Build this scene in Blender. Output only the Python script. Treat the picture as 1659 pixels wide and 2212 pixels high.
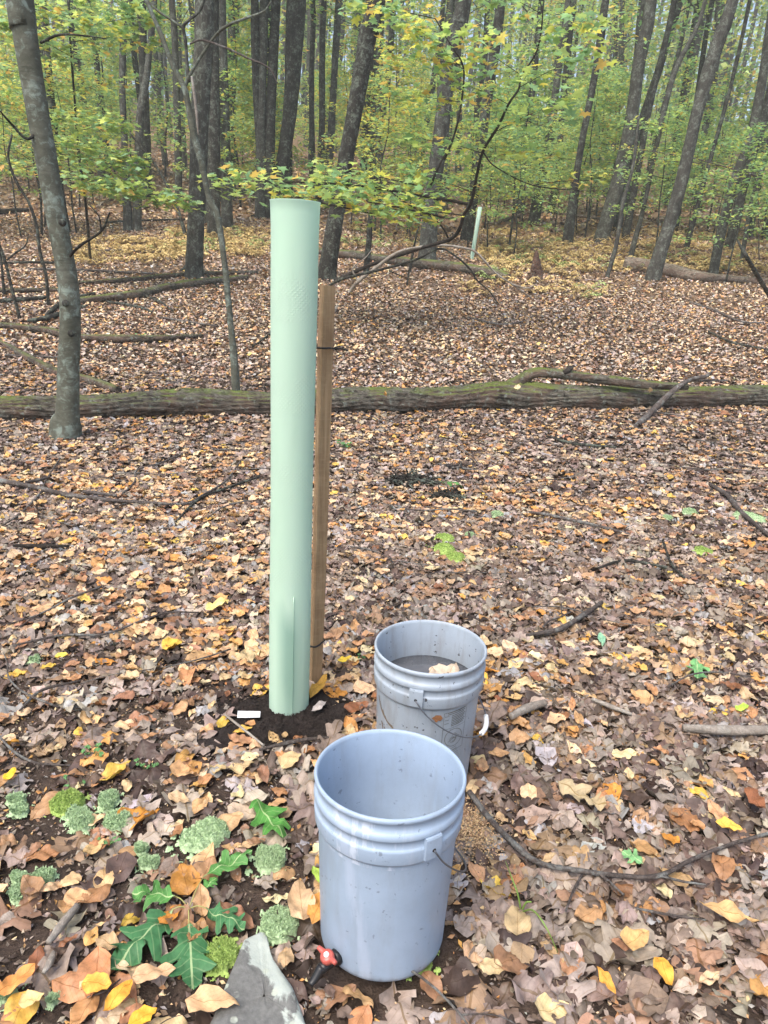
import bpy, math, random
import numpy as np
from mathutils import Vector, Matrix
random.seed(7); RNG = np.random.default_rng(11)
for o in list(bpy.data.objects): bpy.data.objects.remove(o)
sc = bpy.context.scene; COL = sc.collection
R_ = math.radians
# ---------------------------------------------------------------- camera
CAMZ, PITCH, ROLL, FPX, CX, CY = 1.35, R_(18.0), R_(2.7), 1535.0, 829.5, 1106.0
CAM = np.array([0.0, 0.0, CAMZ])
Fw = np.array([0, math.cos(PITCH), -math.sin(PITCH)])
U0 = np.array([0, math.sin(PITCH), math.cos(PITCH)]); R0 = np.array([1.0, 0, 0])
Rt = R0*math.cos(ROLL) + U0*math.sin(ROLL); Up = U0*math.cos(ROLL) - R0*math.sin(ROLL)
cd = bpy.data.cameras.new('camera'); cam = bpy.data.objects.new('camera', cd); COL.objects.link(cam)
cd.sensor_fit = 'VERTICAL'; cd.sensor_height = 36; cd.sensor_width = 27; cd.lens = 36*FPX/2212
cd.clip_end = 900; cd.clip_start = 0.05
cam.matrix_world = Matrix(((Rt[0], Up[0], -Fw[0], CAM[0]), (Rt[1], Up[1], -Fw[1], CAM[1]), (Rt[2], Up[2], -Fw[2], CAM[2]), (0, 0, 0, 1)))
sc.camera = cam
# ---------------------------------------------------------------- light
w = bpy.data.worlds.new('World'); sc.world = w; w.use_nodes = True
nt = w.node_tree; nt.nodes.clear()
sky = nt.nodes.new('ShaderNodeTexSky'); sky.sky_type = 'NISHITA'; sky.sun_disc = False
SUN_EL, SUN_AZ = R_(58), R_(215)
sky.sun_elevation = SUN_EL; sky.sun_rotation = SUN_AZ; sky.air_density = 1.0; sky.dust_density = 4.0; sky.ozone_density = 1.0
bg = nt.nodes.new('ShaderNodeBackground'); bg.inputs[1].default_value = 0.15
out = nt.nodes.new('ShaderNodeOutputWorld')
nt.links.new(sky.outputs[0], bg.inputs[0]); nt.links.new(bg.outputs[0], out.inputs[0])
sl = bpy.data.lights.new('sun', 'SUN'); sl.energy = 1.3; sl.angle = R_(35); sl.color = (1, 0.955, 0.89)
so = bpy.data.objects.new('sun', sl); COL.objects.link(so)
sd = Vector((math.sin(SUN_AZ)*math.cos(SUN_EL), math.cos(SUN_AZ)*math.cos(SUN_EL), math.sin(SUN_EL)))
so.rotation_euler = sd.to_track_quat('Z', 'Y').to_euler()
sc.view_settings.view_transform = 'Standard'; sc.view_settings.look = 'None'; sc.view_settings.exposure = 1.32
# ---------------------------------------------------------------- pixel helpers (photo at 1659 x 2212)
def hgt(x, y):
    x = np.asarray(x, float); y = np.asarray(y, float)
    s = y - 7.6 - 0.03*x
    z = 0.16*0.9*np.logaddexp(0, s/0.9)
    z = z + 0.075*4*np.logaddexp(0, (y-30)/4)
    z = z + 0.018*np.sin(x*1.7+0.4)*np.sin(y*1.3+1.0)*np.clip((y-2.4)/2, 0, 1) + 0.008*np.sin(x*5.1+y*2.3)*np.clip((y-2)/2, 0, 1)
    far = np.clip((y-9)/10, 0, 1)
    z = z + far*(0.10*np.sin(x*0.45+1)*np.sin(y*0.38+.5) + 0.05*np.sin(x*1.1+y*.7))
    return z
def ray(px, py): return Fw + Rt*((px-CX)/FPX) - Up*((py-CY)/FPX)
def at(px, py, Y):
    d = ray(px, py); return CAM + d*(Y/d[1])
def atd(px, py, dep): return CAM + ray(px, py)*dep
def gnd(px, py, lift=0.0):
    d = ray(px, py); t = 0.6; st = 0.04
    while t < 140:
        p = CAM + d*t
        if p[2] <= hgt(p[0], p[1]) + lift: break
        t += st; st = max(0.04, t*0.01)
    lo, hi = t-st, t
    for _ in range(14):
        m = (lo+hi)/2; p = CAM + d*m
        if p[2] <= hgt(p[0], p[1]) + lift: hi = m
        else: lo = m
    return CAM + d*hi
def depth(p): return float(np.dot(np.asarray(p)-CAM, Fw))
# ---------------------------------------------------------------- object helpers
def tag(o, label, cat=None, group=None, kind=None):
    if label: o['label'] = label
    if cat: o['category'] = cat
    if group: o['group'] = group
    if kind: o['kind'] = kind
    return o
def thing(name, loc, label, cat, group=None, rz=0):
    o = bpy.data.objects.new(name, None); o.empty_display_size = 0.1; COL.objects.link(o)
    o.location = [float(v) for v in loc]; o.rotation_euler[2] = rz
    return tag(o, label, cat, group)
class Acc:
    """collects verts / faces / face tints / leaf coords of ONE mesh"""
    def __init__(s): s.v = []; s.l = []; s.n = []; s.t = []; s.uv = []; s.c = 0
    def add(s, v, f, tint=None, uv=None):
        v = np.asarray(v, float).reshape(-1, 3); f = np.asarray(f, np.int64)
        s.v.append(v); s.l.append((f + s.c).ravel()); s.n.append(np.full(len(f), f.shape[1], np.int64))
        if tint is None: tint = np.ones((len(f), 3))
        tint = np.asarray(tint, float)
        if tint.ndim == 1: tint = np.tile(tint, (len(f), 1))
        s.t.append(tint); s.uv.append(np.zeros((len(v), 3)) if uv is None else uv); s.c += len(v)
    def mesh(s, name, smooth=True, origin=(0, 0, 0)):
        v = np.concatenate(s.v) - np.asarray(origin, float); l = np.concatenate(s.l); n = np.concatenate(s.n)
        me = bpy.data.meshes.new(name)
        me.vertices.add(len(v)); me.vertices.foreach_set('co', v.astype(np.float32).ravel())
        me.loops.add(len(l)); me.loops.foreach_set('vertex_index', l.astype(np.int32))
        me.polygons.add(len(n)); st = np.concatenate([[0], np.cumsum(n)[:-1]])
        me.polygons.foreach_set('loop_start', st.astype(np.int32))
        me.update(calc_edges=True)
        me.polygons.foreach_set('use_smooth', np.full(len(n), smooth))
        t = np.concatenate(s.t); a = me.attributes.new('tint', 'FLOAT_COLOR', 'FACE')
        a.data.foreach_set('color', np.hstack([t, np.ones((len(t), 1))]).astype(np.float32).ravel())
        u = np.concatenate(s.uv)
        if np.abs(u).max() > 0:
            a = me.attributes.new('luv', 'FLOAT_VECTOR', 'POINT'); a.data.foreach_set('vector', u.astype(np.float32).ravel())
        me.update(); return me
    def obj(s, name, m, parent=None, smooth=True, origin=None):
        if origin is None: origin = tuple(parent.location) if parent else (0, 0, 0)
        me = s.mesh(name, smooth, origin); me.materials.append(m)
        o = bpy.data.objects.new(name, me); COL.objects.link(o)
        if parent: o.parent = parent
        else: o.location = [float(v) for v in origin]
        return o
def grid_faces(nu, nv, wrap=False):
    f = []
    for i in range(nu-1):
        for j in range(nv if wrap else nv-1):
            k = (j+1) % nv
            f.append((i*nv+j, i*nv+k, (i+1)*nv+k, (i+1)*nv+j))
    return np.array(f)
def catmull(P, n):
    P = np.asarray(P, float)
    Q = np.vstack([2*P[0]-P[1], P, 2*P[-1]-P[-2]]); out = []
    m = len(P)-1
    for t in np.linspace(0, m-1e-6, n):
        i = int(t); f = t-i; a, b, c, d = Q[i], Q[i+1], Q[i+2], Q[i+3]
        out.append(0.5*((2*b)+(-a+c)*f+(2*a-5*b+4*c-d)*f*f+(-a+3*b-3*c+d)*f**3))
    return np.array(out)
def tube_arrays(P, rad, segs=8, rings=None, rough=0.0, knots=0.0, ridge=0.0, seed=0):
    P = np.asarray(P, float); rad = np.asarray(rad, float).reshape(-1, 1)
    rings = rings or max(3, 4*len(P))
    Q = catmull(np.hstack([P, rad]), rings) if len(P) > 2 else np.hstack([P[0]+(P[-1]-P[0])*np.linspace(0, 1, rings)[:, None], rad[0]+(rad[-1]-rad[0])*np.linspace(0, 1, rings)[:, None]])
    C, r = Q[:, :3], np.maximum(Q[:, 3], 0.0005)
    T = np.gradient(C, axis=0); T /= np.linalg.norm(T, axis=1)[:, None]+1e-9
    a = np.array([0, 0, 1.0]) if abs(T[0][2]) < 0.8 else np.array([1.0, 0, 0])
    N = np.cross(T[0], a); N /= np.linalg.norm(N)
    L = np.concatenate([[0], np.cumsum(np.linalg.norm(np.diff(C, axis=0), axis=1))])
    rr = np.random.default_rng(seed); ph = rr.uniform(0, 6.28, 12); th = np.linspace(0, 2*math.pi, segs, endpoint=False); V = []
    R1 = rr.normal(0, 1, (rings, segs))
    for i in range(rings):
        if i: N = N - T[i]*np.dot(N, T[i]); N /= np.linalg.norm(N)
        B = np.cross(T[i], N); s = L[i]/max(r.mean()*2, 1e-3)
        k = 1 + rough*(np.sin(2*th+ph[0]+s*.5)+np.sin(3*th+ph[1]-s*.9)*.7+np.sin(5*th+ph[2]+s*1.7)*.5) + knots*R1[i]
        if ridge: k = k + ridge*(np.abs(np.sin(th*segs/11+ph[3]+1.2*np.sin(s*1.3+th*2)))-0.5) + ridge*.5*np.abs(np.sin(th*segs/5.3+ph[4]+1.5*np.sin(s*2.1+th*3)))
        V.append(C[i] + (r[i]*k)[:, None]*(np.cos(th)[:, None]*N + np.sin(th)[:, None]*B))
    V = np.concatenate(V); return V, grid_faces(rings, segs, True), C, r, T
def add_tube(acc, P, rad, segs=8, rings=None, cap=True, tint=None, **kw):
    V, F, C, r, T = tube_arrays(P, rad, segs, rings, **kw)
    n = len(V)
    if cap:
        V = np.vstack([V, C[0], C[-1]]); m = n-segs
        F3 = [(n, (j+1) % segs, j) for j in range(segs)] + [(n+1, m+j, m+(j+1) % segs) for j in range(segs)]
        acc.add(V, F, tint); base = acc.c - len(V)
        acc.l.append(np.array(F3).ravel()+base); acc.n.append(np.full(len(F3), 3)); acc.t.append(np.ones((len(F3), 3)) if tint is None else np.tile(np.asarray(tint, float), (len(F3), 1)))
    else: acc.add(V, F, tint)
    return C, r
# ---------------------------------------------------------------- materials
def srgb(r, g, b):
    f = lambda c: (c/255/12.92) if c/255 <= 0.04045 else ((c/255+0.055)/1.055)**2.4
    return np.array([f(r), f(g), f(b)])
class M:
    def __init__(s, name, rough=0.7, spec=0.3):
        s.m = bpy.data.materials.new(name); s.m.use_nodes = True; s.t = s.m.node_tree; s.N = s.t.nodes
        s.p = s.N['Principled BSDF']; s.p.inputs['Roughness'].default_value = rough; s.p.inputs['Specular IOR Level'].default_value = spec
        s.o = s.N['Material Output']
    def n(s, typ, **kw):
        n = s.N.new(typ)
        for k, v in kw.items():
            if hasattr(n, k): setattr(n, k, v)
            else: n.inputs[k.replace('_', ' ')].default_value = v
        return n
    def lk(s, a, b): s.t.links.new(a, b); return s
    def coord(s, scale=(1, 1, 1), kind='Object', rot=(0, 0, 0)):
        c = s.n('ShaderNodeTexCoord'); mp = s.n('ShaderNodeMapping'); s.lk(c.outputs[kind], mp.inputs[0])
        mp.inputs['Scale'].default_value = scale; mp.inputs['Rotation'].default_value = rot; return mp.outputs[0]
    def noise(s, vec, scale=5, detail=4, rough=0.6, dist=0):
        n = s.n('ShaderNodeTexNoise'); n.inputs['Scale'].default_value = scale; n.inputs['Detail'].default_value = detail
        n.inputs['Roughness'].default_value = rough; n.inputs['Distortion'].default_value = dist; s.lk(vec, n.inputs['Vector']); return n.outputs[0]
    def ramp(s, fac, stops):
        r = s.n('ShaderNodeValToRGB'); e = r.color_ramp.elements
        while len(e) < len(stops): e.new(0.5)
        for k, (p, c) in zip(e, stops):
            k.position = p; c = np.atleast_1d(c); k.color = (*(c if len(c) == 3 else [c[0]]*3), 1)
        s.lk(fac, r.inputs[0]); return r.outputs[0]
    def mix(s, a, b, fac, mode='MIX'):
        m = s.n('ShaderNodeMix', data_type='RGBA', blend_type=mode)
        for v, k in ((fac, 0), (a, 6), (b, 7)):
            if hasattr(v, 'is_output'): s.lk(v, m.inputs[k])
            elif k == 0: m.inputs[0].default_value = v
            else: m.inputs[k].default_value = (*[float(q) for q in v], 1)
        return m.outputs[2]
    def math(s, op, a, b=0.0, c=None, clamp=False):
        m = s.n('ShaderNodeMath', operation=op, use_clamp=clamp)
        for v, k in ((a, 0), (b, 1), (c, 2)):
            if v is None: continue
            if hasattr(v, 'is_output'): s.lk(v, m.inputs[k])
            else: m.inputs[k].default_value = v
        return m.outputs[0]
    def bump(s, h, strength=0.5, dist=0.01):
        b = s.n('ShaderNodeBump'); b.inputs['Strength'].default_value = strength; b.inputs['Distance'].default_value = dist
        s.lk(h, b.inputs['Height']); s.lk(b.outputs[0], s.p.inputs['Normal']); return b.outputs[0]
    def col(s, c):
        if hasattr(c, 'is_output'): s.lk(c, s.p.inputs['Base Color'])
        else: s.p.inputs['Base Color'].default_value = (*[float(v) for v in c], 1)
        return s
def mat_leaf(name, rough=0.6, transl=0.0, vein=0.0, spec=0.25, objvar=0.0):
    m = M(name, rough, spec); a = m.n('ShaderNodeAttribute', attribute_name='tint'); c = a.outputs['Color']
    v = m.coord((1, 1, 1)); n = m.noise(v, 38 if vein else 9, 3, 0.65)
    c = m.mix(c, m.ramp(n, [(0.3, 0.55), (0.5, 1.0), (0.72, 1.3)]), 0.75 if vein else 0.4, 'MULTIPLY')
    if vein:
        l = m.n('ShaderNodeAttribute', attribute_name='luv'); sp = m.n('ShaderNodeSeparateXYZ'); m.lk(l.outputs['Vector'], sp.inputs[0])
        av = m.math('ABSOLUTE', sp.outputs[1])
        mid = m.math('LESS_THAN', av, 0.03)
        sv = m.math('MULTIPLY', m.math('SUBTRACT', sp.outputs[0], m.math('MULTIPLY', av, 0.28)), 55.0)
        sv = m.math('GREATER_THAN', m.math('SINE', sv), 0.9)
        c = m.mix(c, m.mix(c, (0.62, 0.55, 0.4), 1.0, 'MULTIPLY') if vein < 0 else m.mix(c, (0.75, 0.85, 0.45), 0.4), m.math('MAXIMUM', mid, m.math('MULTIPLY', sv, 0.28)))
        m.bump(m.math('SUBTRACT', n, m.math('MULTIPLY', m.math('MAXIMUM', mid, sv), 0.35)), 0.5, 0.004)
    if objvar:
        oi = m.n('ShaderNodeObjectInfo'); hs = m.n('ShaderNodeHueSaturation'); m.lk(c, hs.inputs['Color'])
        m.lk(m.math('ADD', 0.5-objvar/2, m.math('MULTIPLY', oi.outputs['Random'], objvar)), hs.inputs['Hue'])
        c = hs.outputs['Color']
    m.col(c)
    if transl:
        tr = m.n('ShaderNodeBsdfTranslucent'); mx = m.n('ShaderNodeMixShader'); mx.inputs[0].default_value = transl
        m.lk(m.mix(c, (1.0, 1.0, 0.55), 0.5, 'MULTIPLY'), tr.inputs[0]); m.lk(m.p.outputs[0], mx.inputs[1]); m.lk(tr.outputs[0], mx.inputs[2]); m.lk(mx.outputs[0], m.o.inputs[0])
    return m.m
LITTER = mat_leaf('fallen_leaf', 0.5, 0.12, vein=-1, spec=0.4)
LITTERFAR = mat_leaf('far_fallen_leaf', 0.7, 0.0)
GREENLEAF = mat_leaf('green_oak_leaf', 0.55, 0.2, vein=1, spec=0.3)
FOLI = mat_leaf('foliage', 0.5, 0.55, objvar=0.03)
def mat_bark(name, c1, c2, lichen=(0.3, 0.36, 0.3), lich=0.5, zscale=0.25, scale=26, moss=0.0, bump=0.9, rough=0.85, bands=False):
    m = M(name, rough, 0.2); v = m.coord((1, 1, zscale)); w0 = m.coord((1, 1, 1))
    n = m.noise(v, scale, 5, 0.7, 0.6); n2 = m.noise(w0, 5, 4, 0.6); n3 = m.noise(w0, 16, 5, 0.7, 0.8)
    c = m.mix(m.ramp(n, [(0.3, c1*0.45), (0.5, c1), (0.7, c2)]), m.ramp(n2, [(0.35, c1), (0.65, c2)]), 0.4)
    c = m.mix(c, lichen, m.math('MULTIPLY', m.ramp(m.math('MULTIPLY', n3, m.math('ADD', n2, 0.5)), [(0.5, 0.0), (0.68, 1.0)]), lich))
    h = n
    if bands:
        vb = m.coord((1, 1, 7)); nb = m.noise(vb, 5, 3, 0.6); c = m.mix(c, c1*0.5, m.ramp(nb, [(0.55, 0.0), (0.72, 0.7)])); h = m.math('ADD', m.math('MULTIPLY', n, 0.5), m.math('MULTIPLY', nb, 0.4))
    if moss:
        g = m.n('ShaderNodeNewGeometry'); sp = m.n('ShaderNodeSeparateXYZ'); m.lk(g.outputs['Normal'], sp.inputs[0])
        k = m.math('MULTIPLY', m.ramp(sp.outputs[2], [(0.35, 0.0), (0.8, 1.0)]), m.ramp(n2, [(0.42, 0.0), (0.58, moss)]))
        c = m.mix(c, m.mix((0.07, 0.10, 0.025), (0.17, 0.2, 0.05), n3), k)
    m.col(c); m.bump(h, bump, 0.02); return m.m
BARK_DARK = mat_bark('dark_furrowed_bark', np.array([.020, .018, .015]), np.array([.058, .054, .046]), (.16, .19, .15), 0.75)
BARK_GREY = mat_bark('grey_furrowed_bark', np.array([.040, .038, .032]), np.array([.10, .098, .084]), (.20, .23, .19), 0.7)
BARK_SMOOTH = mat_bark('smooth_grey_bark', np.array([.080, .083, .062]), np.array([.14, .142, .114]), (.25, .31, .265), 0.7, zscale=1.6, scale=9, bump=0.35, bands=True, moss=0.0)
BARK_TWIG = mat_bark('twig_bark', np.array([.07, .055, .048]), np.array([.17, .145, .13]), (.3, .32, .3), 0.6, scale=60, zscale=1)
BARK_BLACK = mat_bark('wet_dark_wood', np.array([.020, .016, .013]), np.array([.06, .048, .04]), (.1, .1, .09), 0.2, scale=40, zscale=1)
BARK_PALE = mat_bark('bleached_wood', np.array([.20, .17, .14]), np.array([.42, .38, .33]), (.4, .42, .38), 0.4, scale=50, zscale=1, bump=0.5)
def mat_log(name, c1, c2, moss):
    m = M(name, 0.88, 0.2); v = m.coord((0.4, 1, 1)); w0 = m.coord((1, 1, 1))
    n = m.noise(v, 17, 6, 0.72, 1.2); n2 = m.noise(w0, 3.2, 4, 0.65); n3 = m.noise(w0, 17, 5, 0.7, 0.5); nf = m.noise(w0, 90, 3, 0.7)
    c = m.ramp(n, [(0.36, c1*0.2), (0.46, c1), (0.68, c2)]); c = m.mix(c, (0.15, 0.095, 0.07), m.ramp(n2, [(0.45, 0.0), (0.6, 0.55)]))
    c = m.mix(c, (0.27, 0.31, 0.27), m.ramp(n3, [(0.56, 0.0), (0.66, 0.6)]))
    g = m.n('ShaderNodeNewGeometry'); sp = m.n('ShaderNodeSeparateXYZ'); m.lk(g.outputs['Normal'], sp.inputs[0])
    k = m.math('MULTIPLY', m.ramp(sp.outputs[2], [(0.45, 0.0), (0.9, 1.0)]), m.ramp(m.math('ADD', m.math('MULTIPLY', n2, 0.6), m.math('MULTIPLY', n3, 0.4)), [(0.42, 0.0), (0.55, moss)]))
    c = m.mix(c, m.mix((0.055, 0.085, 0.015), (0.19, 0.24, 0.05), nf), k)
    m.col(c); m.bump(m.math('ADD', n, m.math('MULTIPLY', nf, 0.3)), 1.0, 0.03); return m.m
LOG = mat_log('mossy_log_bark', np.array([.075, .066, .052]), np.array([.20, .185, .155]), 0.95)
LOG_ROT = mat_log('rotting_log_wood', np.array([.055, .045, .036]), np.array([.16, .135, .11]), 0.6)
LOG_BARE = mat_log('bare_log_wood', np.array([.16, .125, .095]), np.array([.34, .28, .22]), 0.15)
def mat_ground():
    m = M('forest_soil', 0.95, 0.1); v = m.coord((1, 1, 1))
    a = m.noise(v, 1.3, 4, 0.6); b = m.noise(v, 45, 6, 0.8); c = m.noise(v, 14, 5, 0.7, 1.0)
    k = m.ramp(b, [(0.3, np.array([.012, .009, .008])), (0.5, np.array([.050, .037, .028])), (0.62, np.array([.12, .088, .064])), (0.8, np.array([.28, .2, .14]))])
    k = m.mix(k, m.ramp(c, [(0.35, np.array([.04, .03, .025])), (0.6, np.array([.14, .1, .08]))]), 0.5)
    k = m.mix(k, (.16, .11, .075), m.ramp(a, [(0.5, 0.0), (0.7, 0.35)]))
    vo = m.n('ShaderNodeTexVoronoi'); vo.inputs['Scale'].default_value = 14; m.lk(v, vo.inputs['Vector'])
    sep = m.n('ShaderNodeSeparateXYZ'); m.lk(v, sep.inputs[0])
    far = m.ramp(m.math('DIVIDE', sep.outputs[1], 60.0), [(0.12, 0.0), (0.35, 1.0)])
    lc = m.ramp(m.math('FRACT', m.math('MULTIPLY', vo.outputs['Distance'], 5.0)), [(0.0, np.array([.10, .075, .06])), (0.4, np.array([.2, .14, .1])), (0.8, np.array([.38, .25, .13]))])
    k = m.mix(k, lc, m.math('MULTIPLY', far, 0.9))
    m.col(k); m.bump(m.math('ADD', b, m.math('MULTIPLY', c, 1.5)), 0.9, 0.02); return m.m
GROUND = mat_ground()
def mat_moss(name, a, b):
    m = M(name, 0.95, 0.1); v = m.coord((1, 1, 1)); n = m.noise(v, 130, 3, 0.7); n2 = m.noise(v, 25, 3, 0.6)
    c = m.mix(m.ramp(n, [(0.32, a*0.75), (0.5, a), (0.7, b)]), m.ramp(n2, [(0.3, a), (0.7, b)]), 0.35); m.col(c); m.bump(n, .5, 0.005); return m.m
MOSS_PALE = mat_moss('pale_cushion_moss', np.array([.33, .46, .25]), np.array([.58, .72, .45]))
MOSS_GREEN = mat_moss('bright_cushion_moss', np.array([.26, .38, .09]), np.array([.52, .64, .22]))
def mat_plain(name, c, rough=0.5, spec=0.4, metal=0.0, mottled=0.2, scale=30):
    m = M(name, rough, spec); n = m.noise(m.coord(), scale, 4, 0.6); c = np.array(c)
    m.col(m.ramp(n, [(0.3, c*(1-mottled)), (0.7, np.minimum(c*(1+mottled), 1))])); m.p.inputs['Metallic'].default_value = metal; return m.m
# ---------------------------------------------------------------- ground sheet
def axis_pts(a, b, fine0, fine1, df, grow):
    p = [fine0]; 
    while p[-1] < fine1: p.append(p[-1]+df)
    d = df
    while p[-1] < b: d *= grow; p.append(p[-1]+d)
    q = []; d = df; x = fine0
    while x > a: d *= grow; x -= d; q.append(x)
    return np.array(q[::-1]+p)
xs = axis_pts(-120, 120, -3, 3, 0.06, 1.05); ys = axis_pts(-40, 150, 0.4, 6, 0.05, 1.035)
X, Y = np.meshgrid(xs, ys, indexing='ij'); Z = hgt(X, Y) + RNG.normal(0, 0.004, X.shape)
a = Acc(); a.add(np.stack([X, Y, Z], -1).reshape(-1, 3), grid_faces(len(xs), len(ys))[:, ::-1])
g = a.obj('ground', GROUND); tag(g, 'leaf strewn brown forest floor rising into a wooded slope', None, None, 'structure')
# ---------------------------------------------------------------- main object places
RIMH = 0.405
def bucket_pose(px, py, dep, back):
    rim = atd(px, py, dep); ax = np.array([0.0, math.sin(back), math.cos(back)])
    base = rim - ax*RIMH; base[2] = max(base[2], -0.02); return base
B1 = bucket_pose(843, 1670, 1.436, R_(3.5)); B2 = bucket_pose(930, 1398, 1.936, 0)
B1[2] = 0.008; B2[2] = 0.008
TB = gnd(624, 1538); ST = gnd(679, 1474)
SOILC = (TB[0]-0.005, TB[1]-0.03)
MOSSES = [
    (146, 1744, 32, 1, 'round yellow green moss cushion at the back of the left moss cluster', 1), (172, 1768, 28, 0, 'pale moss cushion in the middle of the left moss cluster', 2), (179, 1786, 24, 0, 'pale moss cushion at the front of the left moss cluster', 1),
    (236, 1735, 20, 0, 'small pale moss dome behind the right half of the left moss cluster', 1), (238, 1754, 22, 0, 'pale moss dome in the right half of the left moss cluster', 2), (255, 1784, 27, 0, 'pale round moss cushion right of the left moss cluster', 1),
    (430, 1822, 50, 0, 'large grey green lumpy moss cushion above the oak sprig', 4), (37, 1734, 18, 0, 'small pale moss tuft near the left edge beside a brown leaf', 2), (42, 1760, 18, 0, 'small ragged moss tuft by the left edge in front of its twin', 3),
    (42, 1908, 20, 0, 'pale moss tuft at the left edge level with the oak sprig', 2), (36, 1940, 24, 0, 'flat pale moss patch at the left edge below another tuft', 3), (578, 1868, 34, 0, 'flat mottled moss patch between oak sprig and nearest bucket', 4),
    (478, 2078, 42, 1, 'bright yellow green moss mound touching the grey rock', 3), (604, 2008, 38, 0, 'smooth green moss dome left of the nearest bucket', 1), (322, 1872, 20, 0, 'small pale moss tuft behind the oak sprig', 2), (306, 1844, 13, 0, 'tiny pale moss tuft above the oak sprig', 1),
    (120, 2170, 16, 0, 'tiny moss tuft near the lower left corner', 2), (15, 2160, 26, 0, 'dull moss tuft cut by the lower left edge', 2), (95, 1905, 26, 0, 'scattered pale moss specks left of the oak sprig', 5),
    (957, 1167, 24, 1, 'yellow green moss patch behind the speckled bucket, upper part', 2), (952, 1192, 28, 1, 'broad yellow green moss patch behind the speckled bucket, middle part', 3), (984, 1212, 22, 1, 'yellow green moss patch behind the speckled bucket, lower right part', 2),
    (1015, 1162, 14, 0, 'pale moss tuft just right of the yellow green patches', 2), (1073, 1117, 13, 0, 'small green moss dome beside the thin grey stick', 1), (1489, 1111, 14, 0, 'small moss dome on the right side of the litter', 1), (1440, 1124, 11, 0, 'tiny moss dome left of the one on the right side', 1),
    (1515, 1195, 19, 1, 'small green moss mound at the right, below two tiny domes', 2), (1622, 1124, 28, 0, 'dull moss patch behind the crooked branch at the right edge', 4), (914, 2092, 30, 1, 'green moss peeping out under the front of the nearest bucket', 2), (718, 1925, 14, 0, 'slip of moss behind the left side of the nearest bucket', 1), (76, 1432, 12, 0, 'dark green moss speck at the left among tan leaves', 3),
    ]
MOSSK = [(gnd(m_[0], m_[1]), m_[2]*1.05*depth(gnd(m_[0], m_[1]))/FPX) for m_ in MOSSES]
# ---------------------------------------------------------------- leaves
def tpl_grid(wf, nu, nv, jit=0.0, seed=0, sweep=0.0):
    r = np.random.default_rng(seed); u = np.linspace(0, 1, nu); v = np.linspace(-1, 1, nv)
    W = np.array([wf(t) for t in u]); V = []; UV = []
    for i, t in enumerate(u):
        jl, jr = 1+r.normal(0, jit), 1+r.normal(0, jit)
        for q in v:
            k = jl if q < 0 else jr
            V.append((t-0.5+sweep*abs(q)*W[i], q*W[i]*k*0.5, 0)); UV.append((t, q*W[i]*2, 0.5))
    return np.array(V), grid_faces(nu, nv), np.array(UV)
def oval(t): return max(0.03, (math.sin(math.pi*t**0.85))**0.8)*0.60
def lance(t): return max(0.03, (math.sin(math.pi*t**1.1))**0.9)*0.42
def heart(t): return max(0.03, math.sin(math.pi*min(1, t**0.62))**0.75)*0.78
def oakw(t):
    b = (math.sin(math.pi*t**0.8))**0.55 if 0 < t < 1 else 0.0
    lobe = abs(((t*4.2+0.15) % 1.0)-0.5)*2
    return max(0.03, b*(0.28+0.72*(1-lobe)**0.8)*0.92*(0.65+0.5*t)) if t < 0.97 else 0.04
OAKP = [(0, .012), (.06, .04), (.11, .14), (.20, .27), (.27, .27), (.27, .19), (.33, .17), (.41, .28), (.48, .42), (.55, .46), (.60, .40), (.58, .30), (.56, .20), (.63, .18), (.69, .26), (.79, .36), (.83, .28), (.80, .15), (.86, .14), (.93, .14), (1.0, .01)]
def oak_tpl(seed=0, jit=.0, asp=1.0):
    r = np.random.default_rng(seed); n = len(OAKP); V = []; UV = []; mx = np.maximum.accumulate([p[0] for p in OAKP]); mid = np.convolve(np.pad(mx, 2, 'edge'), np.ones(5)/5, 'valid'); mid[0] = 0; mid[-1] = 1
    for i, (u, w_) in enumerate(OAKP):
        row = []
        for s in (-1, 1):
            q = np.array([u-.5+r.normal(0, jit), s*w_*asp*(1+r.normal(0, jit*3))]); c = np.array([mid[i]-.5-.04, 0]); row.append((q, (q+c)/2))
        c = (mid[i]-.5, 0); seq = [row[0][0], row[0][1], c, row[1][1], row[1][0]]
        for k, q in enumerate(seq): V.append((q[0], q[1], 0)); UV.append((q[0]+.5, q[1]*2, .5))
    return np.array(V), grid_faces(n, 5), np.array(UV)
def ovate(t): return max(0.02, math.sin(math.pi*t**.78)**.95)*.62
def obov(t): return max(0.02, math.sin(math.pi*t**1.15)**.9)*.55
def narrow(t): return max(0.02, math.sin(math.pi*t**.9)**1.0)*.42
T_FINE = [tpl_grid(ovate, 14, 7, .012, 81), tpl_grid(ovate, 14, 7, .04, 82), tpl_grid(obov, 14, 7, .02, 83), tpl_grid(narrow, 14, 7, .02, 84), tpl_grid(heart, 14, 7, .02, 85)]
T_NEAR = [tpl_grid(ovate, 9, 5, .02, 1), tpl_grid(obov, 9, 5, .04, 2), tpl_grid(narrow, 9, 5, .03, 3), tpl_grid(heart, 9, 5, .03, 4), tpl_grid(ovate, 8, 5, .10, 5)]
T_OAK = [oak_tpl(6+i, .012, .8+.1*i) for i in range(3)]
T_MID = [tpl_grid(oval, 4, 3, .12, 11), tpl_grid(heart, 4, 3, .15, 12), tpl_grid(lance, 4, 3, .1, 13)]
T_OAKMID = [tpl_grid(oakw, 9, 3, .15, 14, .2)]
T_FAR = [tpl_grid(oval, 3, 2, .1, 15)]
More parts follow.
